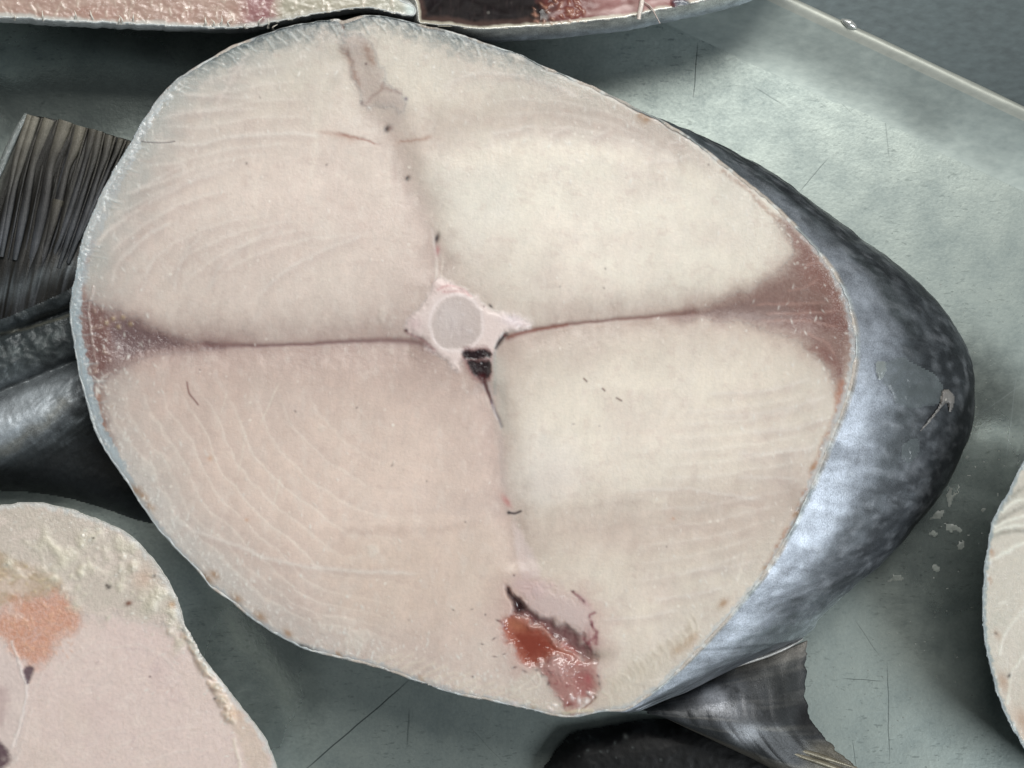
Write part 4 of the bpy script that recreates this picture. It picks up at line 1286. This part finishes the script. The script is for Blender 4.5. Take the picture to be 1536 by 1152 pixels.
def neighbour_skin(edge, low, seed):
    def f(c, t, k):
        n = len(c)
        base = np.zeros((n, 3)) + lin(edge)
        nz = fbm(c[:, 0] / 8, c[:, 1] / 8 + k * .4, seed, 3)
        base = mixa(base, np.full(n, sstep(0.05, .5, t)), low)
        base = mixa(base, .45 * nz.clip(0, 1), (230, 234, 234) if t < .1 else (60, 66, 70))
        base = mixa(base, .4 * (-nz).clip(0, 1), (120, 128, 130))
        return base, np.full(n, .55) + .3 * nz
    return f


# ---- steak at the lower left
s2 = empty('fish_steak', (0, 0, 0), 'pinkish fish steak with orange patch and lumpy fat in the lower left corner', 'fish steak',
           'fish steaks lying on the steel tray')
c2pts = [(-125, 880), (-90, 805), (-40, 768), (0, 757), (60, 754), (110, 765), (160, 784), (200, 806), (236, 845), (262, 890), (280, 940), (305, 985), (340, 1030),
         (375, 1075), (400, 1110), (415, 1152), (422, 1210), (400, 1280), (-100, 1285), (-125, 1150)]
con2 = rough_contour(c2pts, 380, 1.6, 21)
Z2 = 34.0
G = Field(con2, 1.6, (224, 205, 197), 7)
X, Y = G.X, G.Y
G.mix(.6 * fbm(X / 60, Y / 60, 3, 3).clip(0, 1), (220, 203, 192))
G.mix(.45 * fbm(X / 50, Y / 90, 8, 3).clip(0, 1), (212, 188, 184))
fatband = G.blob([(-130, 900), (-60, 760), (0, 750), (60, 750), (160, 780), (240, 840), (270, 900), (290, 950), (250, 940), (200, 925), (140, 925), (90, 890), (40, 860), (-20, 850)],
                 (198, 191, 177), 18, .8, 8, z=-.1, mott=.25)
for s in ([(40, 1060), (70, 1000), (100, 965), (140, 935)], [(60, 1040), (110, 985), (160, 950)], [(120, 1010), (160, 1000)], [(200, 960), (250, 990), (270, 1030)],
          [(150, 1140), (220, 1100), (300, 1090)], [(200, 1150), (260, 1130), (320, 1120)], [(100, 1000), (150, 975), (220, 965)], [(20, 1152), (40, 1090), (50, 1050)]):
    G.line(s, (228, 214, 206), 2.2, .45, 3, z=.05, taper=.15, rag=.3)
G.blob([(-20, 832), (20, 838), (60, 852), (95, 880), (60, 896), (20, 905), (-20, 915)], (182, 160, 132), 6, .85, 4, z=.05, mott=.35)
for k in range(26):
    G.spot(random.uniform(-10, 75), random.uniform(840, 895), 2.2, (206, 188, 156), .6, rx=random.uniform(3, 7), ang=random.uniform(-40, 40), z=.15)
roe2 = G.blob([(-10, 950), (8, 918), (30, 895), (60, 893), (92, 894), (112, 912), (122, 928), (104, 945), (85, 968), (66, 996), (48, 1000), (34, 996), (20, 985), (14, 966)],
              (208, 148, 120), 15, .9, 9, z=-.1, mott=.35, wet=.5, gr=3)
for k in range(90):
    G.spot(random.uniform(10, 110), random.uniform(898, 985), 1.5, (226, 182, 152), .4, rx=random.uniform(2, 6), ang=random.uniform(0, 180), z=.08)
bone2 = G.blob([(-60, 960), (0, 965), (20, 985), (34, 1020), (36, 1060), (24, 1100), (10, 1150), (-60, 1200)], (220, 205, 198), 12, .7, 6, z=.15, mott=.2)
G.line([(20, 962), (30, 1000), (38, 1040), (30, 1080), (16, 1120)], (232, 222, 216), 2.5, .6, 3, z=.15, wet=.5)
G.blob([(36, 1002), (50, 1002), (46, 1018), (40, 1028), (36, 1016)], (84, 62, 74), 3, .9, 1, z=-.3)
G.blob([(-10, 1110), (4, 1118), (14, 1135), (8, 1152), (-10, 1170)], (76, 48, 62), 5, .9, 2, z=-.3)
G.blob([(-5, 1040), (8, 1030), (12, 1060), (0, 1090)], (170, 140, 140), 8, .4, 3)
for k in range(120):    # curds of fat
    a = random.random()
    if k < 75:
        x, y = random.gauss(130, 55), random.gauss(840, 34)
    else:
        t = random.random(); x, y = 190 + 90 * t + random.gauss(0, 12), 850 + 110 * t + random.gauss(0, 14)
    r = abs(random.gauss(0, 3.2)) + 1.6
    G.spot(x, y, r, (220, 213, 194), random.uniform(.3, .75), rx=r * random.uniform(1, 2.2), ang=random.uniform(0, 180), z=.26 * min(1.3, r / 4), power=2, wet=.6)
for x, y, r in [(96, 838, 11), (108, 832, 9), (84, 826, 7), (122, 812, 8), (140, 806, 7), (150, 800, 6), (72, 812, 6), (200, 820, 8), (178, 812, 8), (120, 860, 6), (180, 880, 7)]:
    G.spot(x, y, r, (226, 219, 198), .6, rx=r * random.uniform(1, 1.7), ang=random.uniform(0, 90), z=.4, power=2.4, wet=.6)
for k in range(46):     # beaded fat strip down the right side
    t = k / 45; x = 278 + 70 * t + 5 * math.sin(k * 2.1); y = 945 + 135 * t + random.uniform(-4, 4)
    r = random.uniform(3.2, 6.5)
    G.spot(x, y, r, (226, 206, 186) if k % 3 else (230, 222, 204), .85, rx=r * 1.2, ang=random.uniform(0, 180), z=.6, power=3, wet=.5)
G.blob([(330, 1040), (350, 1050), (385, 1100), (405, 1150), (380, 1160), (360, 1120), (340, 1080)], (208, 190, 172), 6, .7, 4, mott=.3)
G.line([(350, 1110), (358, 1140), (362, 1170)], (232, 222, 206), 3, .6, 2, z=.15)
G.spot(215, 868, 16, (206, 176, 156), .6); G.spot(258, 907, 5, (190, 150, 110), .7); G.spot(352, 1072, 10, (212, 180, 150), .5)
for x, y, r, c in [(163, 881, 3, (70, 66, 60)), (160, 878, 2, (80, 72, 66)), (193, 905, 4, (110, 60, 36)), (308, 987, 2.5, (40, 34, 32)), (231, 864, 2, (60, 54, 48)), (140, 807, 1.6, (60, 54, 48)),
                   (322, 1048, 2, (60, 54, 48)), (369, 1048, 2.4, (60, 60, 60)), (225, 1015, 1.4, (120, 90, 90))]:
    G.spot(x, y, r, c, .9, rx=r * 1.4, ang=-20)
for k in range(260):
    p = con2[random.randrange(len(con2))]; v = np.array([100, 1100]) - p; v /= np.hypot(*v)
    q = p + v * (abs(random.gauss(0, 45)) + 5)
    G.spot(q[0], q[1], random.uniform(.8, 1.8), (234, 232, 224), random.uniform(.3, .8), rx=random.uniform(1, 3.4), ang=random.uniform(-60, -10), z=.06, wet=.8)
for k in range(120):      # translucent streaks across the flesh
    x, y = random.uniform(30, 400), random.uniform(950, 1200); l = random.uniform(8, 34); a_ = random.gauss(-.45, .35)
    G.line([(x, y), (x + l * .5 * math.cos(a_), y + l * .5 * math.sin(a_) + 1), (x + l * math.cos(a_), y + l * math.sin(a_))],
           random.choice([(234, 220, 212), (206, 184, 182), (228, 208, 196)]), random.uniform(1, 3), random.uniform(.15, .45), 4, z=.03, taper=.3, wet=random.uniform(.3, .8))
G.mix(.35 * sstep(.2, .8, fbm(X / 26, Y / 20, 66, 3)), (232, 216, 206))
G.mix(.6 * sstep(11, 2, G.d + 5 * fbm(X / 9, Y / 9, 9, 3)), (212, 216, 214))
G.wet += .3 * sstep(90, 10, G.d) + .2 * fbm(X / 30, Y / 30, 4, 2)
f2 = fbm(X / 4, Y / 4, 12, 2)
G.C *= (1 + .04 * f2)[..., None]; G.Z += .03 * f2 + .06 * fbm(X / 18, Y / 18, 14, 3)
face_parts(G, Z2, G.ins | (G.d < 1), M_FLESH2, [
    ('roe', G.mask(roe2, .5), M_FAT, None), ('vertebra', G.mask(bone2, .5), M_BONE, None),
    ('fat_layer', G.mask(fatband, .5), M_FAT, None), ('flesh', None, M_FLESH2, None)], s2)
side_skin('skin', con2, Z2, 26, M_RIM, s2, neighbour_skin((208, 205, 196), (110, 118, 122), 31), bulge=1.5, inner=1.6)

# ---- steak at the right edge
s3 = empty('fish_steak', (0, 0, 0), 'greenish cream fish steak with grey skin rim, cut off by the right edge', 'fish steak',
           'fish steaks lying on the steel tray')
c3pts = [(1560, 660), (1536, 690), (1514, 735), (1491, 775), (1480, 830), (1474, 880), (1475, 950), (1487, 1010), (1502, 1060), (1522, 1100), (1548, 1140), (1575, 1180),
         (1640, 1230), (1675, 1200), (1675, 700), (1640, 650), (1600, 640)]
con3 = rough_contour(c3pts, 300, 1.8, 41)
Z3 = 34.0
Q = Field(con3, 1.6, (200, 194, 182), 9)
X, Y = Q.X, Q.Y
Q.mix(.6 * sstep(960, 1100, Y), (206, 190, 176))
Q.mix(.5 * fbm(X / 30, Y / 30, 5, 3).clip(0, 1), (184, 184, 172))
for s in ([(1482, 840), (1505, 830), (1540, 812)], [(1492, 792), (1512, 780), (1540, 774)], [(1500, 770), (1520, 752), (1540, 748)], [(1498, 985), (1508, 950), (1536, 915), (1560, 900)],
          [(1510, 1060), (1518, 1010), (1540, 975)], [(1490, 800), (1515, 790), (1545, 786)]):
    Q.line(s, (226, 226, 214), 2.8, .7, 2, z=.08, taper=.05, wet=.4)
for s in ([(1496, 782), (1520, 766), (1540, 760)], [(1488, 805), (1510, 798), (1540, 794)], [(1502, 758), (1525, 738), (1540, 730)]):
    Q.line(s, (120, 116, 106), 4, .55, 2, rag=.4)
for x, y, r in [(1487, 828, 5), (1505, 1022, 8), (1534, 1080, 9), (1497, 953, 5), (1484, 870, 4)]:
    Q.spot(x, y, r, (172, 138, 112), .65, rx=r * 1.8, ang=70)
Q.spot(1514, 1013, 2.6, (40, 30, 28), .95, rx=4, ang=110); Q.spot(1494, 950, 2.5, (90, 80, 74), .8); Q.spot(1505, 904, 3, (226, 224, 214), .6, rx=8, ang=-20)
Q.blob([(1490, 960), (1512, 935), (1540, 905), (1560, 1000), (1530, 1010), (1510, 1010)], (208, 200, 188), 6, .4, 3)
Q.mix(.85 * sstep(8, 3, Q.d + 3 * fbm(X / 6, Y / 6, 9, 2)), (142, 154, 156))
for k in range(120):
    i = random.randrange(len(con3)); p = con3[i]
    Q.spot(p[0] + random.uniform(0, 8), p[1], random.uniform(1, 2), (214, 220, 220), .6, rx=random.uniform(1, 4), ang=80, z=.15, wet=1)
Q.wet += .25
Q.C *= (1 + .04 * fbm(X / 4, Y / 4, 12, 2))[..., None]
face_parts(Q, Z3, Q.ins | (Q.d < 1), M_FLESH, [('flesh', None, M_FLESH2, None)], s3)
side_skin('skin', con3, Z3, 24, M_RIM, s3, neighbour_skin((150, 160, 164), (120, 130, 134), 51), bulge=1)

# ------------------------------------------------------------------ opened fish along the top, left piece
fa = empty('fish_piece', (0, 0, 0), 'pink ragged cut fish piece with a white edge, along the top left', 'fish piece', 'opened fish pieces behind the big steak')
capts = [(-125, 40), (-60, 30), (0, 26), (100, 32), (200, 37), (300, 41), (370, 42), (420, 32), (480, 21), (545, 12), (590, 20), (620, 24), (622, 10), (600, -2), (560, -30), (500, -110), (-100, -120)]
cona = rough_contour(capts, 420, 1.5, 61, 9)
ZA = 38.0
A = Field(cona, 1.6, (176, 148, 136), 15)
X, Y = A.X, A.Y
A.mix(.7 * fbm(X / 40, Y / 16, 3, 3).clip(0, 1), (172, 134, 122))
A.mix(.6 * fbm(X / 25, Y / 12, 6, 3).clip(0, 1), (214, 192, 178))
A.mix(.8 * sstep(350, 380, X) * sstep(425, 400, X), (150, 104, 108))
A.mix(.9 * sstep(405, 430, X + 8 * A.wx), (176, 172, 154))
A.mix(.6 * sstep(530, 600, X), (188, 190, 178))
for k in range(110):
    x = random.uniform(-40, 600); y = random.uniform(-8, 40)
    dx = random.uniform(-12, 12) if x < 420 else random.uniform(-4, 2)
    A.line([(x, y), (x + dx * .6, y + random.uniform(4, 9)), (x + dx, y + random.uniform(10, 22))], (228, 214, 198), random.uniform(.9, 2.2), random.uniform(.15, .55), 3, z=.1, wet=.7, taper=.1)
A.mix(.75 * sstep(9, 3, A.d + 3 * A.wx) * sstep(520, 380, X), (206, 208, 202))
A.mix(.9 * sstep(600, 616, X), (206, 218, 214))
A.Z += .22 * fbm(X / 16, Y / 9, 5, 3) * sstep(0, 12, A.d)
A.wet += .12 + .3 * sstep(-.1, .6, fbm(X / 12, Y / 8, 44, 3))
face_parts(A, ZA, A.ins | (A.d < 1), M_GUT, [('flesh', None, M_GUT, None)], fa)
side_skin('skin', cona, ZA, 46, M_RIM, fa, neighbour_skin((204, 208, 206), (150, 160, 164), 71), bulge=14, pw=2.2)
for k in range(16):   # curled shreds of sinew along the sawn edge
    x = [22, 65, 112, 140, 178, 182, 200, 305, 310, 318, 330, 345, 368, 388, 402, 410][k]; y = 27 + x * .036 + random.uniform(-3, 3)
    h = random.uniform(6, 18)
    pts = [(x, y, ZA - .3), (x + random.uniform(-4, 4), y - h * .5, ZA + 1.2), (x + random.uniform(-6, 8), y - h, ZA + 1.0)]
    tube('sinew', pts, [.38, .25, .08], M_FAT, fa, (226, 220, 208), seg=6, n=5, wet=.8)

# ------------------------------------------------------------------ opened fish along the top, right piece
fb = empty('fish_piece', (0, 0, 0), 'opened fish piece with blackish lining and silvery skin edge, at the top middle', 'fish piece', 'opened fish pieces behind the big steak')
cbpts = [(626, 18), (640, 36), (680, 40), (720, 44), (780, 41), (850, 36), (930, 27), (1000, 13), (1060, 0), (1110, -14), (1150, -40), (1140, -120), (640, -120)]
conb = rough_contour(cbpts, 360, 1.0, 81, 12)
ZB = 38.0
B = Field(conb, 1.6, (22, 16, 17), 17)
X, Y = B.X, B.Y
B.mix(.5 * fbm(X / 4, Y / 16, 3, 3).clip(0, 1), (52, 42, 42))
B.mix(.5 * fbm(X / 14, Y / 20, 5, 3).clip(0, 1), (26, 20, 24))
B.mix(.85 * sstep(800, 850, X + 20 * B.wx), (120, 62, 56))
B.mix(.85 * sstep(870, 930, X + 18 * B.wx - (Y - 10)), (168, 128, 124))
B.mix(.5 * fbm(X / 20, Y / 10, 8, 3).clip(0, 1) * sstep(820, 860, X), (104, 44, 42))
B.mix(.8 * sstep(16, 8, B.d + 3 * B.wx) * sstep(860, 800, X), (76, 56, 50))
B.mix(.85 * sstep(7, 3, B.d + 2 * B.wx), (206, 200, 182))
B.line([(880, 22), (930, 12), (990, 2)], (192, 160, 154), 4, .5, 3)
B.blob([(1008, 2), (1024, 0), (1034, 6), (1028, 14), (1014, 14)], (70, 84, 100), 3, .9, 2, z=.8, wet=1)
B.spot(1052, 4, 8, (204, 188, 184), .6); B.spot(1008, 8, 6, (120, 40, 44), .7)
for k in range(60):
    B.spot(random.uniform(800, 880), random.uniform(0, 36), random.uniform(1, 2.4), (186, 140, 120), .5, rx=random.uniform(1.5, 4), ang=random.uniform(0, 180), z=.3, wet=1)
B.Z += .35 * fbm(X / 26, Y / 18, 5, 2) * sstep(2, 20, B.d) - 2.0 * sstep(10, 50, B.d) * sstep(900, 820, X)
B.wet *= .6
face_parts(B, ZB, B.ins | (B.d < 1), M_GUT, [('gut_lining', X < 815 + 14 * B.wx, M_LINING, None), ('flesh', None, M_GUT, None)], fb)


def fb_skin(c, t, k):
    n = len(c)
    base = np.zeros((n, 3)) + lin((208, 208, 200))
    base = mixa(base, np.full(n, float(sstep(.05, .25, t))), (178, 186, 192))
    base = mixa(base, np.full(n, float(sstep(.35, .7, t))) * .8, (128, 138, 146))
    nz = fbm(c[:, 0] / 20, c[:, 1] / 12 + k * .5, 91, 3)
    base = mixa(base, .4 * nz.clip(0, 1), (110, 116, 122))
    base = mixa(base, .7 * sstep(790, 690, c[:, 0]) * (.5 + .5 * nz), (70, 72, 76))
    return base, np.full(n, .5) + .2 * nz


side_skin('skin', conb, ZB, 30, M_SKIN, fb, fb_skin, bulge=30, K=40)
tube('sinew', [(964, -8, ZB + .6), (962, 8, ZB + 1.4), (959, 20, ZB + 1.2), (958, 29, ZB + .8)], [.7, .75, .7, .6], M_FAT, fb, (226, 214, 204), wet=.7)
tube('sinew', [(965, 2, ZB + .8), (976, 10, ZB + .9), (984, 24, ZB + .8), (990, 35, ZB - .5)], [.2, .22, .2, .15], M_FAT, fb, (196, 180, 172), wet=.7)

# ------------------------------------------------------------------ dark fish tail at the left
ft = empty('fish_tail', (0, 0, 0), 'dark wet fish body with a clipped ribbed fin, at the left edge', 'fish')
ctp = [(-125, 470), (-40, 484), (0, 478), (40, 462), (80, 444), (112, 428), (128, 420), (130, 480), (134, 540), (146, 600), (166, 650), (196, 705), (228, 752), (250, 785), (226, 786), (190, 776),
       (150, 762), (100, 748), (50, 740), (0, 737), (-60, 738), (-125, 745)]
cont = catmull(ctp, 8, True)
T = Field(cont, 2.0, (62, 68, 70), 23)
X, Y = T.X, T.Y
yl1 = 503 - X * .36               # crease between back and flank
yl2 = 597 - X * .42               # second fold
dlow, _ = seg_dist(X, Y, np.array([(-200, 742), (-60, 738), (0, 737), (50, 740), (100, 748), (150, 762), (190, 776), (226, 788), (300, 815)], float))
body = 26 * np.sqrt(np.clip(1 - (1 - np.clip(dlow / 120, 0, 1)) ** 2, 0, 1))
body = body + 4.0 * np.exp(-((Y - (yl1 - 26)) / 26) ** 2) - 2.4 * np.exp(-((Y - yl1) / 6) ** 2)
body = body + 2.0 * np.exp(-((Y - (yl1 + 42)) / 26) ** 2) - 3.2 * np.exp(-((Y - yl2 + 8) / 9) ** 2)
body = body + 6.5 * np.exp(-((Y - (yl2 + 52)) / 46) ** 2)
body = body + .45 * fbm(X / 16, Y / 16, 3, 3) + .18 * fbm((X + Y) / 5, (Y - X) / 26, 6, 2)
zt = np.maximum(body, .1)
T.mix(.7 * fbm(X / 24, Y / 30, 8, 3).clip(0, 1), (40, 45, 48))
T.mix(.85 * np.exp(-((Y - (yl2 + 40)) / 38) ** 2) * sstep(150, 40, X), (196, 204, 210))  # sheen on the ridge painted in as pale pigment
T.mix(.5 * (fbm((X * .7 + Y) / 3.4, (Y * .7 - X) / 40, 11, 2)).clip(0, 1) * np.exp(-((Y - (yl2 + 56)) / 50) ** 2), (168, 178, 184))  # streaks of the same painted sheen
T.line([(-20, 690), (30, 660), (70, 630), (95, 608)], (150, 148, 138), 8, .55, 5, rag=.3)
T.mix(.75 * sstep(40, 100, Y - yl2 - 30), (38, 40, 42))
T.mix(.35 * np.exp(-((Y - (yl1 + 36)) / 24) ** 2) * (.5 + .8 * fbm(X / 9, Y / 9, 15, 3)), (96, 106, 106))
T.line([(-20, 505), (30, 494), (70, 484), (112, 470)], (120, 118, 104), 2.2, .55, 2, z=0, wet=.9, rag=.3)  # highlight along the fold, painted as a pale line
T.wet = .3 + .2 * fbm(X / 20, Y / 20, 18, 2)
T.wet += .6 * np.exp(-((Y - yl2 + 2) / 9) ** 2) + .6 * np.exp(-((Y - yl1 - 8) / 5) ** 2)
M_WETSKIN = skin_material('wet_dark_skin', metallic=0.2, rough=0.36, streak=0.45, bump=0.3)
face_parts(T, 0, T.ins, M_WETSKIN, [('body', None, M_WETSKIN, None)], ft, zarr=zt)


def mem_col(u, v, q):
    c = np.zeros(u.shape + (3,)) + lin((36, 35, 32))
    n = fbm(u * 30, v * 6, 7, 3); n2 = fbm(u * 46, v * 3.2, 9, 2)
    c = mixa(c, .6 * n.clip(0, 1), (32, 32, 30))
    c = mixa(c, .45 * n2.clip(0, 1), (58, 57, 53))
    c = mixa(c, .45 * sstep(.55, 1, v) * (.5 + n2), (84, 88, 94))
    c = mixa(c, .7 * np.exp(-((v - .84 + .03 * n) / .06) ** 2) * (.6 + .5 * n2), (120, 128, 132))
    c = mixa(c, .7 * sstep(.10, .0, u) * sstep(.7, .3, v), (120, 122, 116))
    return c, np.full(u.shape, .2) + .6 * sstep(.12, 0, u)


finl = sheet('clipped_fin', [
    [(36, 172, 24), (75, 178, 24.5), (120, 190, 24), (160, 201, 23), (212, 216, 22)],
    [(18, 215, 24), (58, 225, 25), (104, 235, 25), (148, 246, 24), (190, 255, 23)],
    [(0, 262, 24), (40, 290, 25.5), (84, 300, 26), (130, 305, 25), (172, 312, 24)],
    [(-22, 330, 24), (20, 350, 26), (66, 362, 27), (112, 362, 26), (158, 360, 25)],
    [(-40, 400, 24), (6, 410, 26.5), (52, 412, 28), (98, 406, 27), (142, 400, 25)],
    [(-60, 480, 22), (-8, 486, 25), (42, 466, 27), (88, 446, 26), (132, 426, 24)]],
    140, 120, mem_col, M_WETSKIN, ft, .5, .5, 12)
RAYS = [[(46, 173), (26, 230), (10, 310), (-4, 380)], [(53, 175), (33, 240), (18, 295), (2, 385)], [(74, 179), (60, 215), (49, 250), (36, 320), (22, 390)],
        [(99, 182), (88, 215), (76, 250), (64, 320), (42, 415)], [(122, 190), (112, 225), (100, 255), (84, 320), (57, 412)], [(140, 194), (134, 220), (127, 245), (104, 320), (72, 406)],
        [(149, 197), (142, 235), (132, 268), (112, 330), (88, 402)], [(164, 203), (158, 235), (148, 262), (128, 325), (102, 395)], [(182, 208), (174, 230), (164, 252), (144, 300), (118, 360)],
        [(196, 213), (186, 236), (172, 268), (150, 320)], [(116, 188), (108, 214), (98, 248), (86, 290)], [(88, 300), (78, 340), (66, 380), (50, 418)]]


def fin_z(x, y):
    return 24.6 + 2.6 * float(sstep(180, 420, y)) + .6 - .5 * float(sstep(130, 200, x))


for r0, r1 in list(zip(RAYS[1:9], RAYS[2:10])):      # thin rays between the thick ones
    m0, m1 = resample(np.array(r0, float), 5, False), resample(np.array(r1, float), 5, False)
    for w_ in (.5,):
        mm = m0 * (1 - w_) + m1 * w_
        tube('fin_ray', [(x, y, fin_z(x, y) - .1) for x, y in mm], [.45, .4, .35, .4, .2], M_WETSKIN, finl, seg=6, n=5, wet=.2, flat=.5,
             cols=[(78, 75, 68), (56, 55, 52), (44, 44, 44), (60, 62, 66), (50, 54, 58)])
for k, r in enumerate(RAYS):
    w = 1.45 * [1.0, 1.2, 1.5, 1.9, 1.5, 1.1, 1.1, 1.1, .8, .8, .8, 1.4][k]
    top_c = (128, 124, 112) if k < 5 else (92, 89, 80)
    tube('fin_ray', [(x, y, fin_z(x, y)) for x, y in r], [w * .9, w * .75, w * .55, w * .7, w * .4], M_WETSKIN, finl,
         seg=8, n=6, wet=.25, flat=.42, cols=[top_c, (84, 82, 76), (50, 50, 50), (74, 77, 82), (60, 64, 68)])
tube('fin_spine', [(40, 171, 24.8), (26, 196, 25.2), (12, 226, 25.2), (2, 250, 25), (-8, 272, 25)], [.8, 1.1, 1.2, 1.2, 1.0], M_RIM, finl, (120, 126, 124), wet=.9, flat=.7)

# ------------------------------------------------------------------ black fish under the fin at the bottom edge
fk = empty('fish_piece', (0, 0, 0), 'black skinned fish piece at the bottom edge below the belly fin', 'fish piece')
ckp = [(812, 1165), (826, 1136), (842, 1112), (862, 1098), (900, 1090), (950, 1082), (1000, 1078), (1060, 1080), (1120, 1100), (1180, 1130), (1230, 1150), (1260, 1180), (1240, 1280), (820, 1280)]
conk = rough_contour(ckp, 260, 1.2, 101)
Kf = Field(conk, 2.2, (11, 11, 12), 29)
X, Y = Kf.X, Kf.Y
zk = 9.0 * np.sqrt(np.clip(1 - (1 - np.clip(Kf.d / 60, 0, 1)) ** 2, 0, 1)) + .12 * fbm(X / 10, Y / 10, 4, 3)
Kf.mix(.5 * fbm(X / 8, Y / 8, 5, 3).clip(0, 1) * sstep(40, 6, Kf.d), (60, 66, 66))
for k in range(12):
    Kf.spot(random.uniform(840, 1010), random.uniform(1095, 1150), random.uniform(.8, 1.8), (110, 116, 114), .6, rx=random.uniform(1, 3), ang=random.uniform(0, 180))
Kf.spot(938, 1104, 3, (130, 132, 128), .8, rx=4, ang=70)
face_parts(Kf, 0, Kf.ins, M_BLACK, [('black_skin', None, M_BLACK, None)], fk, zarr=np.maximum(zk, .05))

# ------------------------------------------------------------------ slime and flecks on the tray
def flecks(name, clusters, label):
    """thin uneven smears: broken up by noise, each only a fraction of a millimetre thick"""
    box_ = np.array([(1200, 330), (1536, 330), (1536, 1100), (1200, 1100)], float)
    f = Field(box_, 1.6, (190, 194, 188), 33)
    m = np.zeros(f.X.shape); n1 = fbm(f.X / 9, f.Y / 9, 3, 3); n2 = fbm(f.X / 3.5, f.Y / 3.5, 7, 2)
    for cx, cy, rx, ry, ang, dens in clusters:
        c, s_ = math.cos(math.radians(ang)), math.sin(math.radians(ang))
        u = ((f.X - cx) * c + (f.Y - cy) * s_) / rx; v = (-(f.X - cx) * s_ + (f.Y - cy) * c) / ry
        m = np.maximum(m, dens + .16 - (u * u + v * v) + .75 * n1 + .25 * n2)
    h = np.clip(m - .2, 0, 1)
    # scattered droplets and scales
    for k in range(330):
        x, y = random.choice([(1470, 430, 60, 60), (1400, 440, 60, 60), (1480, 700, 28, 90), (1400, 960, 60, 60), (1470, 620, 40, 70), (1350, 1000, 70, 60)])[:2], 0
        q = random.choice([(1470, 430, 60, 60), (1400, 440, 60, 60), (1480, 690, 28, 80), (1400, 960, 50, 60), (1475, 600, 40, 60), (1340, 1010, 60, 50)])
        px_, py_ = random.gauss(q[0], q[2]), random.gauss(q[1], q[3])
        r = random.uniform(.9, 2.1)
        sl = f.box(np.array([[px_, py_]]), 6)
        if f.X[sl].size:
            h[sl] = np.maximum(h[sl], .5 * np.exp(-((f.X[sl] - px_) ** 2 + ((f.Y[sl] - py_) * 1.3) ** 2) / (r * r)) - .12)
    f.wet[:] = .6
    r = face_parts(f, 0, (h > 0.004) & (f.X < 1474 + 62 * sstep(790, 700, f.Y)), M_SLIME, [(name, None, M_SLIME, None)], None, zarr=.05 + .35 * np.clip(h, 0, .8))
    o = r[name]
    o['kind'] = 'stuff'; o['label'] = label; o['category'] = 'slime'
    return o


flecks('slime_flecks', [(1428, 742, 11, 24, 25, .55), (1408, 770, 9, 20, 35, .5), (1346, 866, 18, 8, -20, .45), (1428, 792, 26, 9, 10, .5), (1441, 816, 7, 12, 0, .5), (1476, 764, 13, 6, -20, .4),
                        (1400, 800, 9, 9, 0, .3), (1405, 852, 12, 7, 20, .2), (1212, 985, 10, 8, 0, .2), (1450, 690, 8, 14, 20, .2)],
       'small pale slime smears and flecks scattered on the steel tray')
M_DROP = plain_steel('solder', (206, 210, 206), (226, 228, 224), 0.22, 0.6)
# drop of solder shining on the tray rim
tube('solder_drop', [(1262, 29, 5.2), (1267, 32, 5.5), (1274, 36, 5.6), (1281, 40, 5.4), (1285, 43, 5.0)], [.3, 1.0, 1.5, 1.0, .3], M_DROP, floor, (230, 232, 228), wet=1)
